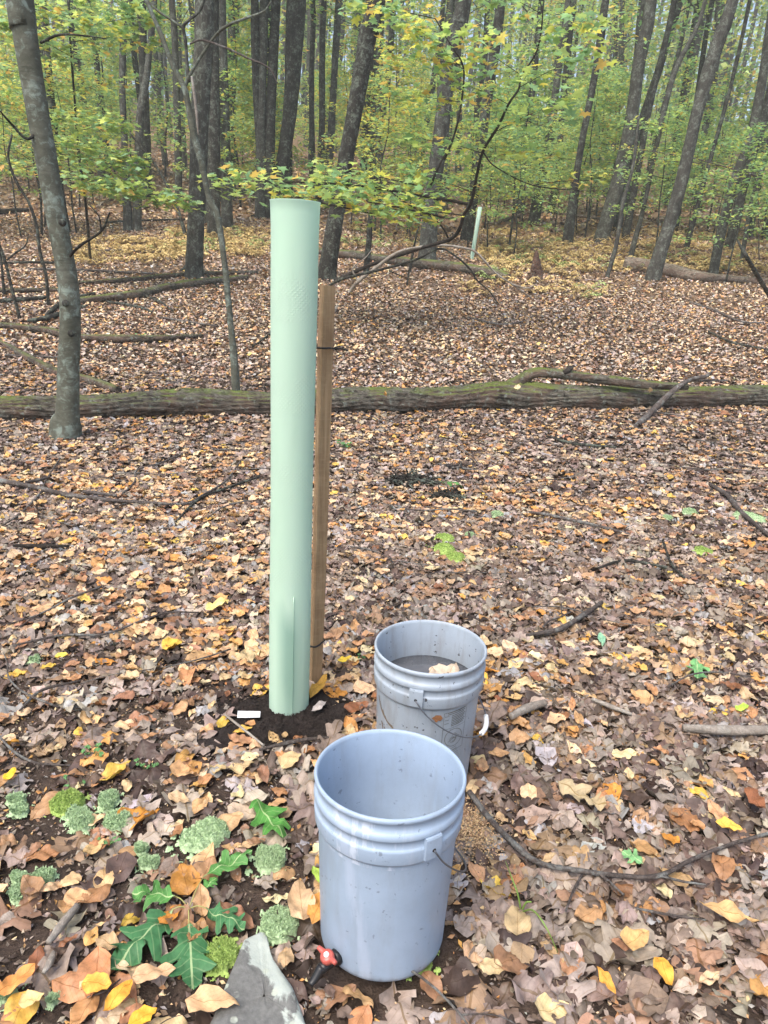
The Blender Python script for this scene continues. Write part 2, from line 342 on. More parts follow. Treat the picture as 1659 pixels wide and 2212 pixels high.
def leaves(acc, tpl, pos, size, tint, kx, ky, tilt, yaw=None, crink=0.012, rng=RNG, roll=None):
    V, F, UV = tpl; N = len(pos)
    if N == 0: return
    x = V[None, :, 0]*size[:, None]; y = V[None, :, 1]*size[:, None]
    kx = (kx/size)[:, None]; ky = (ky/size)[:, None]; e = 1e-6
    Yb = np.sin(ky*y)/(ky+e); Zy = (1-np.cos(ky*y))/(ky+e)
    ph = rng.uniform(0, 6.28, (N, 3)); s = size[:, None]
    Zy = Zy + crink*s/0.07*(np.sin(x/s*9+ph[:, :1])*np.sin(y/s*11+ph[:, 1:2])+0.6*np.sin(x/s*17+y/s*15+ph[:, 2:3]))
    ax = kx*x; X = np.sin(ax)/(kx+e) - Zy*np.sin(ax); Zz = (1-np.cos(ax))/(kx+e) + Zy*np.cos(ax)
    P = np.stack([X, Yb, Zz], -1)
    yaw = rng.uniform(0, 6.283, N) if yaw is None else yaw
    ta = rng.uniform(0, 6.283, N); c, sn = np.cos(tilt), np.sin(tilt)
    k = np.stack([np.cos(ta), np.sin(ta), 0*ta], -1)
    cy, sy = np.cos(yaw)[:, None], np.sin(yaw)[:, None]
    P = np.stack([P[..., 0]*cy-P[..., 1]*sy, P[..., 0]*sy+P[..., 1]*cy, P[..., 2]], -1)
    kk = k[:, None, :]; c = c[:, None, None]; sn = sn[:, None, None]
    P = P*c + np.cross(np.broadcast_to(kk, P.shape), P)*sn + kk*(P*kk).sum(-1, keepdims=True)*(1-c)
    P = P + pos[:, None, :]
    FF = (F[None]+np.arange(N)[:, None, None]*len(V)).reshape(-1, F.shape[1])
    uv = np.tile(UV, (N, 1)); uv[:, 2] = np.repeat(rng.uniform(0, 1, N), len(V))
    acc.add(P.reshape(-1, 3), FF, np.repeat(tint, len(F), 0), uv)
PAL_TOP = np.array([srgb(216, 184, 140), srgb(202, 163, 116), srgb(208, 158, 92), srgb(184, 136, 92), srgb(224, 200, 158), srgb(206, 146, 64), srgb(166, 124, 92), srgb(220, 180, 80), srgb(142, 96, 64)])
W_TOP = np.array([.23, .2, .10, .14, .09, .05, .13, .03, .04])
PAL_BOT = np.array([srgb(140, 126, 115), srgb(122, 106, 94), srgb(158, 144, 132), srgb(98, 82, 72), srgb(172, 156, 140), srgb(70, 56, 49), srgb(148, 120, 94), srgb(160, 156, 154)])
W_BOT = np.array([.2, .2, .15, .13, .1, .08, .1, .04])
def pick(pal, wt, n, rng=RNG):
    c = pal[rng.choice(len(pal), n, p=wt/wt.sum())]; return np.clip(c*rng.uniform(0.75, 1.2, (n, 1))*rng.uniform(.94, 1.06, (n, 3)), 0, .85)
ROCKPX = [(528, 2045), (571, 2031), (590, 2087), (633, 2153), (660, 2230), (700, 2330), (420, 2330), (462, 2212)]
ROCKP = np.array([gnd(*p)[:2] for p in ROCKPX])
def inpoly(x, y, P):
    r = np.zeros(len(x), bool); j = len(P)-1
    for i in range(len(P)):
        c = ((P[i, 1] > y) != (P[j, 1] > y)) & (x < (P[j, 0]-P[i, 0])*(y-P[i, 1])/(P[j, 1]-P[i, 1]+1e-9)+P[i, 0]); r ^= c; j = i
    return r
def scatter(n, y0, y1, xm, rng=RNG, xadd=0.5):
    """uniform over the trapezoid that the view covers plus a margin"""
    y = np.sqrt(rng.uniform((y0+.8)**2, (y1+.8)**2, n))-.8
    x = rng.uniform(-1, 1, n)*(y*xm+xadd); return x, y
def clear(x, y, pad):
    k = np.ones(len(x), bool)
    for c, r in MOSSK: k &= np.hypot(x-c[0], y-c[1]) > r
    for c, r in ((B1, .133), (B2, .133), (TB, .07), (ST, .03)): k &= np.hypot(x-c[0], y-c[1]) > r+pad
    return k & ~inpoly(x, y, ROCKP)
def soil_bare(x, y):
    """0..1, where the forest floor shows bare soil: the mound and the lower left corner"""
    m = np.exp(-(((x-SOILC[0]+.02)/.27)**2+((y-SOILC[1]+.02)/.22)**2)**2)
    l = 0.68/(1+np.exp((y-1.95+0.25*x)/.18))/(1+np.exp((x+0.1)/.12))
    p = 0.5+0.5*np.sin(x*5.3+1)*np.sin(y*4.1+2)
    r = 0.30/(1+np.exp((y-1.5)/.2))
    return np.clip(np.maximum(m*.93, np.maximum(l, r))+0.12*p, 0, 1)
nearacc = Acc()
def layer(n, y0, y1, tpls, pal, wt, sz, lift, tiltsd, kxs, kys, xm=.72, bare=1.0, acc=None, crink=.012, soft=None, xadd=1.0):
    acc = acc if acc is not None else nearacc
    x, y = scatter(n, y0, y1, xm, xadd=xadd); size = np.clip(RNG.normal(sz[0], sz[1], n), sz[0]*.5, sz[0]*1.8)
    keep = clear(x, y, 0.018) & (RNG.uniform(0, 1, n) > soil_bare(x, y)*bare)
    if soft is not None: keep &= RNG.uniform(0, 1, n) < soft(x, y)
    x, y, size = x[keep], y[keep], size[keep]; n = len(x)
    z = hgt(x, y)+RNG.uniform(lift[0], lift[1], n); pos = np.stack([x, y, z], -1)
    t = pick(pal, wt, n); which = RNG.integers(0, len(tpls), n)
    for i, tp in enumerate(tpls):
        k = which == i; m = k.sum()
        if m: leaves(acc, tp, pos[k], size[k], t[k], RNG.normal(0, kxs, m), RNG.normal(0.5, kys, m), np.abs(RNG.normal(0, tiltsd, m)), crink=crink)
warm = lambda x, y: np.clip(0.78 - 0.30*np.tanh((x-0.15)*1.3)*np.clip(3.2/(y+1e-3), .25, 1) - 0.18*(y < 1.7), .18, 1)
# debris bits, then flat old leaves, then fresh curled leaves
T_BIT = [tpl_grid(oval, 3, 3, .3, 31), tpl_grid(lance, 3, 3, .3, 32)]
PAL_F = np.vstack([PAL_TOP*.8+.2*PAL_TOP.mean(1, keepdims=True), PAL_BOT*1.15])*1.12; PAL_M = PAL_TOP*.92+.08*PAL_TOP.mean(1, keepdims=True); PAL_B2 = PAL_BOT*[1.14, 1.12, 1.13]; W_F = np.concatenate([W_TOP*.34, W_BOT*.66])
PALB = np.vstack([PAL_BOT, PAL_TOP[:5]]); WB = np.append(W_BOT, [.05]*5)
patch = lambda x, y: .5+.5*np.tanh(1.6*(np.sin(x*2.3+1.1*y+.5)+np.sin(y*3.1-x*1.7+2)+.6*np.sin(x*6.1+2.2)*np.sin(y*5.3)))
warmp = lambda x, y: warm(x, y)*(.45+.75*patch(x, y)); coldp = lambda x, y: 1.0-.35*patch(x, y)
layer(56000, .55, 2.6, T_BIT, PALB, WB, (.011, .006), (0.0, .010), .5, 1.0, .8, bare=-.2)
layer(31000, 2.2, 5.0, T_BIT, PALB, WB, (.014, .007), (0.0, .012), .5, 1.0, .8, bare=0.1)
layer(10500, .55, 4.2, T_OAK, PAL_BOT, W_BOT, (.115, .03), (.002, .014), .11, .35, .45, bare=1.0, crink=.007, soft=coldp)
layer(21000, .55, 6.2, T_NEAR, PAL_B2, W_BOT, (.060, .020), (.004, .02), .18, .6, 1.0, bare=1.0, crink=.007)
layer(3500, .55, 2.5, T_FINE, PAL_TOP*.9, W_TOP, (.066, .018), (.012, .028), .2, .8, 1.6, bare=.8, soft=warmp, crink=.005)
layer(6600, 2.3, 4.6, T_NEAR, PAL_M, W_TOP, (.061, .017), (.012, .030), .22, .8, 1.5, bare=.72, soft=warmp, crink=.006)
layer(11000, 4.2, 8.6, T_NEAR[:2]+T_NEAR[3:4], PAL_M, W_TOP, (.057, .016), (.012, .034), .26, .8, 1.5, soft=warmp, xadd=1, crink=.007)
layer(9000, 4.0, 8.6, T_OAKMID, PAL_B2, W_BOT, (.085, .022), (.004, .018), .18, .5, .8, xadd=1, crink=.009)
layer(17000, 6.0, 9.5, T_MID, PAL_B2, W_BOT, (.055, .014), (.004, .026), .3, .9, 1.2, xadd=1)
lit = nearacc.obj('leaf_litter', LITTER); tag(lit, 'tan orange and grey brown fallen leaves covering the near forest floor', None, None, 'stuff')
faracc = Acc()
layer(75000, 8.3, 15, T_MID, PAL_F, W_F, (.066, .015), (.004, .035), .4, .8, 1.3, acc=faracc, xadd=1.5)
layer(100000, 14.5, 26, T_FAR, PAL_F, W_F, (.085, .016), (.004, .04), .42, .8, 1.3, acc=faracc, xadd=2)
layer(50000, 25, 55, T_FAR, PAL_F, W_F, (.2, .04), (.01, .08), .5, .8, 1.0, acc=faracc, xadd=3)
lit2 = faracc.obj('distant_leaf_litter', LITTERFAR); tag(lit2, 'tan and brown fallen leaves carpeting the slope beyond the big log', None, None, 'stuff')
# soil mound
ma = Acc(); n1, n2 = 26, 60
rr = np.linspace(0, 1, n1); tt = np.linspace(0, 2*math.pi, n2, endpoint=False); P = []
for r in rr:
    for t in tt:
        e = 0.235*(1+.22*math.sin(2*t+.8)+.12*math.sin(3*t+2)+.08*math.sin(7*t)); x = SOILC[0]+r*e*1.25*math.cos(t)+.012; y = SOILC[1]+r*e*math.sin(t)
        P.append((x, y, float(hgt(x, y))-.008+.036*(1-r*r)**1.0+random.gauss(0, .0048)))
ma.add(P, grid_faces(n1, n2, True)); mm = M('dark_dug_soil', .95, .15); v = mm.coord(); nn = mm.noise(v, 160, 4, .8); n5 = mm.noise(v, 30, 3, .6)
mm.col(mm.mix(mm.ramp(nn, [(.35, np.array([.008, .006, .006])), (.6, np.array([.052, .040, .036])), (.78, np.array([.22, .17, .14]))]), mm.ramp(n5, [(.3, np.array([.018, .015, .013])), (.7, np.array([.07, .054, .046]))]), .45)); mm.bump(nn, 1.0, .012)
_n = 2600; _t = RNG.uniform(0, 6.28, _n); _r = np.sqrt(RNG.uniform(0, 1.1, _n)); _q = np.stack([SOILC[0]+_r*.28*np.cos(_t), SOILC[1]+_r*.235*np.sin(_t), 0*_t], -1); _q[:, 2] = hgt(_q[:, 0], _q[:, 1])-.003+.036*np.maximum(0, 1-_r*_r)
leaves(ma, T_BIT[0], _q, RNG.uniform(.003, .012, _n), np.ones((_n, 3)), RNG.normal(0, 1, _n), RNG.normal(0, 2, _n), RNG.uniform(0, 1.2, _n))
tag(ma.obj('soil_mound', mm.m), 'dark freshly dug soil heaped round the foot of the green tree tube', None, None, 'structure')
# ---------------------------------------------------------------- lathe
def lathe(acc, prof, base, ax=None, segs=96, tint=None):
    base = np.array(base); ax = np.array([0, 0, 1.0]) if ax is None else ax/np.linalg.norm(ax)
    e1 = np.array([1.0, 0, 0]); e1 = e1-ax*np.dot(e1, ax); e1 /= np.linalg.norm(e1); e2 = np.cross(ax, e1)
    th = np.linspace(0, 2*math.pi, segs, endpoint=False); V = []
    for r, z in prof: V += [base+ax*z+e1*r*math.cos(t)+e2*r*math.sin(t) for t in th]
    acc.add(V, grid_faces(len(prof), segs, True)[:, ::-1], tint)
# ---------------------------------------------------------------- buckets (built upright at own origin, then tilted)
def mat_bucket(name, c, dirt, scuff):
    m = M(name, 0.42, 0.4); v = m.coord(); n = m.noise(v, 9, 5, .65); sp = m.noise(m.coord((1, 1, 1)), 62, 3, .6); st = m.noise(m.coord((7, 7, 1.2)), 5, 5, .65)
    c = np.array(c); k = m.ramp(n, [(.3, c*.9), (.7, c*1.07)])
    if dirt: 
        k = m.mix(k, (.20, .19, .17), m.math('MULTIPLY', m.ramp(st, [(.48, 0.0), (.7, .6)]), dirt)); k = m.mix(k, (.035, .03, .028), m.ramp(sp, [(.665, 0.0), (.70, .9*min(1, dirt*1.5))]))
    s = m.n('ShaderNodeSeparateXYZ'); m.lk(v, s.inputs[0])
    low = m.ramp(m.math('ADD', s.outputs[2], m.math('MULTIPLY', n, .05)), [(.028, .75), (.045, 0.0)]); k = m.mix(k, (.13, .11, .09), m.math('MULTIPLY', low, m.ramp(st, [(.35, .2), (.65, 1.0)])))
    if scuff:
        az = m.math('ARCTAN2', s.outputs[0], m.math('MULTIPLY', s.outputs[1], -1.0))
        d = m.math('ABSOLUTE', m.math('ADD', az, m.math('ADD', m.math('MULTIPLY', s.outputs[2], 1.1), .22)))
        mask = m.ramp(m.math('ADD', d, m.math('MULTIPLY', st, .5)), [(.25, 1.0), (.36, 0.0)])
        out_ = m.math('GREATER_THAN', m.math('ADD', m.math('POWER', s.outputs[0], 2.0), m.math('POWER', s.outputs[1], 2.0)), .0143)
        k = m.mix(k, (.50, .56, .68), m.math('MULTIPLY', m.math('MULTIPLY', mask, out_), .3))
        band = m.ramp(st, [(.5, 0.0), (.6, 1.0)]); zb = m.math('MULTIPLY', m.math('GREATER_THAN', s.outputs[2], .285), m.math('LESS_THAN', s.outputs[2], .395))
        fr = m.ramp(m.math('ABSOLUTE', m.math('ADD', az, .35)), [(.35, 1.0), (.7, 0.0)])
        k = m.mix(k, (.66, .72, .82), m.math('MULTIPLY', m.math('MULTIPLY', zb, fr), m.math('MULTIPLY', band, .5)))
    m.col(k); m.lk(m.math('ADD', m.math('MULTIPLY', n, .25), .30), m.p.inputs['Roughness']); m.bump(sp, .08, .002); return m.m
PROF = [(0, .010), (.112, .010), (.116, 0), (.126, 0), (.1300, .004), (.1315, .012), (.1425, .292), (.1435, .298), (.1485, .300), (.1498, .304), (.1518, .330), (.1515, .334), (.1495, .336), (.1482, .338), (.1482, .354), (.1518, .356), (.1530, .359), (.1526, .366), (.1500, .372), (.1475, .373), (.1480, .392), (.1505, .394), (.1530, .397), (.1535, .402), (.1520, .406), (.1490, .407), (.1465, .405), (.1450, .398), (.1425, .34), (.1400, .296), (.1285, .016), (.122, .0125), (0, .012)]
def body_r(z): return .1315+(.1425-.1315)*(z-.012)/.28
def wp(az, z, r=None):
    r = body_r(z)+.0009 if r is None else r; return np.array([r*math.sin(az), -r*math.cos(az), z])
def ribbon(acc, pts, wd, tint=(1, 1, 1)):
    """a painted line laid on the bucket wall: pts of (azimuth, z)"""
    pts = [np.array(p, float) for p in pts]; V = []
    for i, p in enumerate(pts):
        d = pts[min(i+1, len(pts)-1)]-pts[max(i-1, 0)]; d = d*np.array([.14, 1]); d /= np.linalg.norm(d)+1e-9; nrm = np.array([-d[1]/.14, d[0]])*wd/2
        for s in (-1, 1): q = p+nrm*s; V.append(wp(q[0], q[1]))
    acc.add(V, grid_faces(len(pts), 2), tint)
WIRE = mat_plain('galvanised_wire', (.16, .17, .19), .45, .5, .7)
def make_bucket(name, base, mat, ear, bail, label, rot, back):
    t = thing(name, base, label, 'bucket'); t.rotation_euler = (-back, 0, rot)
    a = Acc(); lathe(a, PROF, (0, 0, 0), segs=128); b = a.obj('body', mat, t, origin=(0, 0, 0))
    for e in (ear, ear+math.pi):
        a = Acc(); w_, z0, z1 = .115, .305, .357
        V = []; 
        for i in range(7):
            az = e-w_+2*w_*i/6
            for r, z in ((.1460, z0-.002), (.1560, z0+.003), (.1575, z0+.02), (.1575, z1-.004), (.1560, z1), (.146, z1+.001)): V.append(wp(az, z, r))
        a.add(V, grid_faces(7, 6)); n = len(V)
        a.add(V[:6], [[5, 4, 3, 2, 1, 0]]); a.add(V[36:], [[0, 1, 2, 3, 4, 5]])
        eo = a.obj('ear', mat, t, smooth=False, origin=(0, 0, 0))
        h = Acc(); c = wp(e, .328, .1566); lathe(h, [(0, .002), (.0034, .002), (.0040, .0012), (.0044, 0)], c, c*np.array([1, 1, 0]), 16); h.obj('pivot_hole', BLACKP, eo, origin=(0, 0, 0))
    side, droop = bail; P = []; 
    for i in range(25):
        u = i/24; s = math.sin(math.pi*u); az = ear+side*math.pi*u
        r = .158+.012*s; P.append(wp(az, .328-droop*s**.8, r))
    a = Acc(); add_tube(a, P, [.0019]*25, 8, 72); hd = a.obj('handle', WIRE, t, origin=(0, 0, 0))
    return t, P, hd
BLACKP = mat_plain('black_plastic', (.012, .012, .013), .4, .4)
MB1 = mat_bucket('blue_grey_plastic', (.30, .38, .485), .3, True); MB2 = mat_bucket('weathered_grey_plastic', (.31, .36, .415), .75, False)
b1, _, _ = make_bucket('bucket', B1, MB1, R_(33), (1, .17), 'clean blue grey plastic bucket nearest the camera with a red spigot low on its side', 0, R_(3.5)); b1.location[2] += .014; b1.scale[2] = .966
b2, P2, hd2 = make_bucket('bucket', B2, MB2, R_(-15), (1, .14), 'dirt speckled grey plastic bucket behind the clean one, holding dark water and a leaf', 0, 0)
a = Acc(); add_tube(a, P2[10:15], [.0068]*5, 12, 24, knots=.03); a.obj('handle_grip', mat_plain('white_plastic_grip', (.8, .8, .8), .4), hd2, origin=(0, 0, 0))
# printing on the rear bucket
a = Acc(); L = math.radians
INK = mat_plain('faded_olive_print', (.15, .15, .135), .7, .2, 0, .3, 200)
box = [(L(15), .283), (L(43), .292), (L(43), .20), (L(43), .165), (L(15), .158), (L(15), .283)]
def dense(p, k=8):
    o = []
    for i in range(len(p)-1):
        for j in range(k): o.append(tuple(np.array(p[i])*(1-j/k)+np.array(p[i+1])*j/k))
    return o+[p[-1]]
ribbon(a, dense(box), .0012)
ribbon(a, dense([(L(15), .232), (L(43), .240)]), .001)
for k in range(9): ribbon(a, dense([(L(24 if k > 1 else 19), .283-.0052*k), (L(41.5-(k % 3)), .2895-.0052*k)]), .0024)
for k in range(3): ribbon(a, dense([(L(16), .272-.011*k), (L(21), .2735-.011*k)]), .0016)
ribbon(a, [(L(29)+.19*math.sin(q), .203+.0275*math.cos(q)) for q in np.linspace(0, 2*math.pi, 50)], .0016)
for q in range(10): ribbon(a, [(L(29+random.uniform(-7, 5)), .203+random.uniform(-.016, .016)), (L(29+random.uniform(-3, 8)), .203+random.uniform(-.014, .018))], .0011)
ribbon(a, [(L(28)+.06*math.sin(q), .196+.009*math.cos(q)) for q in np.linspace(0, 2*math.pi, 20)], .0012)
for k in range(8): ribbon(a, dense([(L(22+1.5*k), .165-.006*k), (L(34+1.1*k), .172-.006*k)]), .0012)
# big letters W O on the right flank as the photo shows them sideways, and the bold arcs on the left flank
a.obj('printed_panel', INK, b2, origin=(0, 0, 0))
a = Acc()
for k, (r0, q0, q1, wd) in enumerate([(.42, 190, 262, .004), (.36, 190, 258, .0022), (.30, 200, 262, .006), (.24, 205, 255, .0035)]):
    ribbon(a, [(L(-38)+r0*1.35*math.cos(L(q)), .285-.012*k+r0*.17*math.sin(L(q))) for q in np.linspace(q0, q1, 20)], wd)
for k in range(5): ribbon(a, dense([(L(-62+6*k), .205-.010*k), (L(-58+6*k), .178-.010*k)], 3), .006)
a.obj('printed_letters', mat_plain('faded_brown_print', (.17, .135, .10), .7, .2, 0, .35, 200), b2, origin=(0, 0, 0))
# what floats in the rear bucket
t = thing('water', B2+np.array([0, 0, .297]), 'shallow dark water standing inside the speckled bucket', 'water')
a = Acc(); lathe(a, [(0, 0), (.06, 0), (.1385, 0), (.1385, -.02)], (0, 0, 0), segs=64)
wm = M('murky_water', .12, .5); wm.col(wm.ramp(wm.noise(wm.coord(), 12, 4, .6), [(.3, np.array([.07, .075, .085])), (.7, np.array([.13, .13, .14]))])); a.obj('water_surface', wm.m, t, origin=(0, 0, 0))
def one_leaf(name, acc_mat, pos, size, tint, tpl, yaw, kx=.5, ky=1.0, tilt=.1, label='', cat='leaf', group=None, parent=None, crink=.012):
    a = Acc(); rs = np.random.default_rng(int(abs(pos[0]*1000)+abs(pos[1])*77+size*999))
    leaves(a, tpl, np.zeros((1, 3)), np.array([size]), np.array([tint]), np.array([kx]), np.array([ky]), np.array([tilt]), np.array([yaw]), crink=crink, rng=rs)
    if parent is None:
        o = a.obj(name, acc_mat, None, origin=(0, 0, 0)); o.location = [float(v) for v in pos]; tag(o, label, cat, group)
    else:
        o = a.obj(name, acc_mat, parent, origin=(0, 0, 0)); o.location = [float(v) for v in (np.array(pos)-np.array(parent.location))]
    return o
one_leaf('floating_leaf', LITTER, B2+np.array([.045, .035, .303]), .10, srgb(205, 186, 165), tpl_grid(heart, 10, 5, .16, 77), .4, .1, .15, .02, 'pale tan leaf floating in the water of the speckled bucket')
p = B2+wp(L(8), .268, body_r(.268)+.004)
a = Acc(); V = [(L(8)+dx/.14, .270+dz) for dx, dz in ((-.015, .002), (-.004, .012), (.008, .010), (.013, .002), (.008, -.006), (.002, -.005), (-.002, -.010), (-.006, -.008), (-.008, -.003))]
a.add([B2+wp(q[0], q[1], body_r(q[1])+.0015+.001*(i % 2)) for i, q in enumerate(V)], [list(range(9))[::-1]]); a.add([B2+wp(q[0], q[1], body_r(q[1])+.0027) for q in V], [list(range(9))])
o = a.obj('leaf_scrap', mat_plain('rust_brown_leaf', (.26, .12, .055), .6, .3, 0, .3, 90), None, origin=tuple(p)); tag(o, 'small rusty brown leaf scrap stuck to the side of the speckled bucket', 'leaf scrap')
# spigot on the front bucket
RED = mat_plain('red_plastic', (.40, .085, .065), .35, .5); WHT = mat_plain('white_plastic', (.8, .8, .8), .35)
az = L(-43); er = np.array([math.sin(az), -math.cos(az), 0]); tr = np.array([math.cos(az), math.sin(az), 0])
sp = Acc(); c0 = er*.126+np.array([0, 0, .026]); add_tube(sp, [c0, c0+er*.050], [.0115, .0105], 20, 6); lathe(sp, [(0, .010), (.0155, .010), (.0165, .004), (.0165, 0), (0, 0)], c0+er*.006-er*.0, er, 24)
pn = c0+er*.046; add_tube(sp, [pn+np.array([0, 0, .006]), pn+er*.018-np.array([0, 0, .012]), pn+er*.030-np.array([0, 0, .018])], [.0095, .0085, .006], 16, 10)
spo = sp.obj('spigot', BLACKP, b1, origin=(0, 0, 0))
kn = Acc(); kc = c0+er*.030+np.array([0, 0, .012]); lathe(kn, [(0, .016), (.011, .016), (.0135, .013), (.0145, .006), (.0135, 0), (0, 0)], kc, np.array([0, 0, 1.0])-er*-.35, 24)
for s in (-1, 1):
    add_tube(kn, [kc+np.array([0, 0, .009]), kc+tr*s*.013+np.array([0, 0, .010])+er*.002, kc+tr*s*.026+np.array([0, 0, .013])+er*.004], [.007, .006, .0042], 12, 10)
kno = kn.obj('knob', RED, spo, origin=(0, 0, 0))
cp = Acc(); lathe(cp, [(0, .0205), (.004, .020), (.0050, .0185), (.0056, .016), (.0056, .014)], kc, np.array([0, 0, 1.0])-er*-.35, 20); cp.obj('knob_cap', WHT, kno, origin=(0, 0, 0))
# ---------------------------------------------------------------- tree tube, stake, ties
def mat_tube():
    m = M('pale_green_tube_plastic', .6, .25); v = m.coord(); s = m.n('ShaderNodeSeparateXYZ'); m.lk(v, s.inputs[0])
    n = m.noise(m.coord((3, 3, .35)), 5, 3, .5); az = m.math('ARCTAN2', s.outputs[0], m.math('MULTIPLY', s.outputs[1], -1.0)); z = s.outputs[2]
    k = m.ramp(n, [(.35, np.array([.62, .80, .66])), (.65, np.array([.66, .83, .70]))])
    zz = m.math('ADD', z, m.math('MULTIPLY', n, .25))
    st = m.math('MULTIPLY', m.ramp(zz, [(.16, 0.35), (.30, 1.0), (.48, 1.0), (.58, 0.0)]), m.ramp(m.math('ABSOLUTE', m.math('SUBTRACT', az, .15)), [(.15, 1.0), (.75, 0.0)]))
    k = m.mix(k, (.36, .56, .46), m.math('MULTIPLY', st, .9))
    dt = m.math('MULTIPLY', m.math('SINE', m.math('MULTIPLY', az, 34.0)), m.math('SINE', m.math('MULTIPLY', z, 520.0)))
    dots = m.ramp(dt, [(.3, 0.0), (.7, 1.0)])
    wv = m.math('SINE', m.math('MULTIPLY', z, 25.0)); bm = m.math('MULTIPLY', m.ramp(wv, [(.0, 0.0), (.15, 1.0)]), m.math('GREATER_THAN', z, .50)); bm = m.math('MULTIPLY', bm, m.math('LESS_THAN', z, 1.42))
    bm = m.math('MULTIPLY', bm, m.ramp(m.noise(v, 26, 2, .5), [(.4, 0.15), (.6, 1.0)]))
    d = m.math('MULTIPLY', dots, bm); k = m.mix(k, (.72, .88, .76), m.math('MULTIPLY', d, .55)); m.col(k); m.bump(d, .5, .002)
    tr = m.n('ShaderNodeBsdfTranslucent'); mx = m.n('ShaderNodeMixShader'); mx.inputs[0].default_value = .4
    m.lk(k, tr.inputs[0]); m.lk(m.p.outputs[0], mx.inputs[1]); m.lk(tr.outputs[0], mx.inputs[2]); m.lk(mx.outputs[0], m.o.inputs[0]); return m.m
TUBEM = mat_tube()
ttop = at(638, 437, TB[1]-.005); TL = float(ttop[2]-TB[2])
tb = thing('tree_tube', (TB[0], TB[1], TB[2]-.03), 'tall pale green plastic tree tube standing in dark soil, nearest the camera', 'tree tube')
lean = (ttop-TB); a = Acc(); ring = 64; prof_ = []
n = 60; V = []
def tcen(u): return np.array([lean[0]*u, lean[1]*u, (TL+.03)*u])
def sect(u, th, off): 
    r = .0605*(1+.035*math.cos(2*th-1.0)*(1-.4*u))+.0012*math.sin(u*9)+(.0030*max(0, (u-.93)/.07)**2); r += .0012*math.sin(2*th+1)*(1-u); k = r-off
    return tcen(u)+np.array([k*math.cos(th), k*math.sin(th), 0])
us = np.linspace(0, 1, n)
for u in us: V += [sect(u, t, 0) for t in np.linspace(0, 2*math.pi, ring, endpoint=False)]
V += [sect(1, t, -.0012)+np.array([0, 0, .002]) for t in np.linspace(0, 2*math.pi, ring, endpoint=False)]
for u in us[::-1]: V += [sect(u, t, .0016) for t in np.linspace(0, 2*math.pi, ring, endpoint=False)]
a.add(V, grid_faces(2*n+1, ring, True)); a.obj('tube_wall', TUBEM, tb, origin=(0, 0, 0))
a = Acc(); P = [tcen(u)+np.array([.0605*math.sin(.30), -.0612*math.cos(.30), 0]) for u in np.linspace(.02, .30, 8)]; add_tube(a, P, [.0012]*8, 6, 16); a.obj('seam', TUBEM, tb, origin=(0, 0, 0))
def mat_stake():
    m = M('stake_wood', .75, .25); v = m.coord((1, 1, .05)); n = m.noise(v, 90, 4, .6, .5); n2 = m.noise(m.coord((.2, .2, 1)), 130, 3, .6); n3 = m.noise(m.coord(), 7, 4, .6)
    k = m.ramp(n, [(.3, srgb(140, 115, 86)), (.55, srgb(164, 138, 106)), (.75, srgb(180, 154, 122))]); k = m.mix(k, srgb(112, 84, 60), m.ramp(n3, [(.45, 0.0), (.68, .65)])); k = m.mix(k, srgb(200, 170, 135), m.ramp(n2, [(.55, 0.0), (.7, .2)]))
    m.col(k); m.bump(m.math('ADD', n, n2), .35, .002); return m.m
STK = mat_stake(); st0 = ST-np.array([0, 0, .05]); stt = at(709, 617, ST[1]-.02)
sk = thing('stake', st0, 'square brown wooden stake tied beside the tall green tube', 'stake')
a = Acc(); V = []; rz = L(24); hw = .0195
for i, u in enumerate(np.linspace(0, 1, 24)):
    c = (stt-st0)*u+np.array([.002*math.sin(u*5), 0, 0]); k = hw*(1 if u < .995 else .93)
    cs = []
    for (x, y) in ((-1, -.86), (-.86, -1), (.86, -1), (1, -.86), (1, .86), (.86, 1), (-.86, 1), (-1, .86)):
        q = np.array([x*k, y*k]); cs.append(c+np.array([q[0]*math.cos(rz)-q[1]*math.sin(rz), q[0]*math.sin(rz)+q[1]*math.cos(rz), 0]))
    V += cs
a.add(V, grid_faces(24, 8, True)); a.add(V[-8:], [list(range(8))]); a.obj('post', STK, sk, smooth=False, origin=(0, 0, 0))
def cable_tie(px, py, tail, label):
    z = at(px, py, ST[1]-.02)[2]; u = (z-st0[2])/(stt[2]-st0[2]); c = st0+(stt-st0)*u; ut = (z-tb.location[2])/(TL+.03); tc = np.array(tb.location)+tcen(ut)
    P = []; d = (tc-c)[:2]; d /= np.linalg.norm(d); nn = np.array([-d[1], d[0]])
    rs = .0262
    P1 = [c+np.array([*(d*x*1.0+nn*y), zz]) for x, y, zz in ((.030, .0285, .004), (.012, .0265, .002), (-.010, .0270, 0), (-.0265, .014, -.002), (-.027, -.008, -.002), (-.016, -.0265, 0), (.006, -.0268, 0), (.028, -.028, .002), (.05, -.02, .004), (.052, .018, .004), (.030, .0285, .004))]
    a = Acc(); add_tube(a, P1, [.0032]*len(P1), 6, 80); t = thing('cable_tie', c, label, 'cable tie')
    a.obj('strap', BLACKP, t)
    return t, c, d, nn
t1, c, d, nn = cable_tie(704, 752, True, 'black cable tie with a long loose tail, high on the wooden stake')
side = nn if nn[1] < 0 else -nn
h = c+np.array([*(-d*.004+side*.029), 0]); a = Acc(); add_tube(a, [h-np.array([*(d*.004), 0]), h+np.array([*(-d*.008), -.0005])], [.006, .006], 8, 4)
tp = at(752, 757, h[1]-.03); add_tube(a, [h, (h+tp)/2+np.array([0, 0, .002]), tp], [.0032, .0028, .0024], 6, 12); a.obj('tail', BLACKP, t1)
cable_tie(679, 1388, False, 'thin black cable tie low on the wooden stake near the soil')
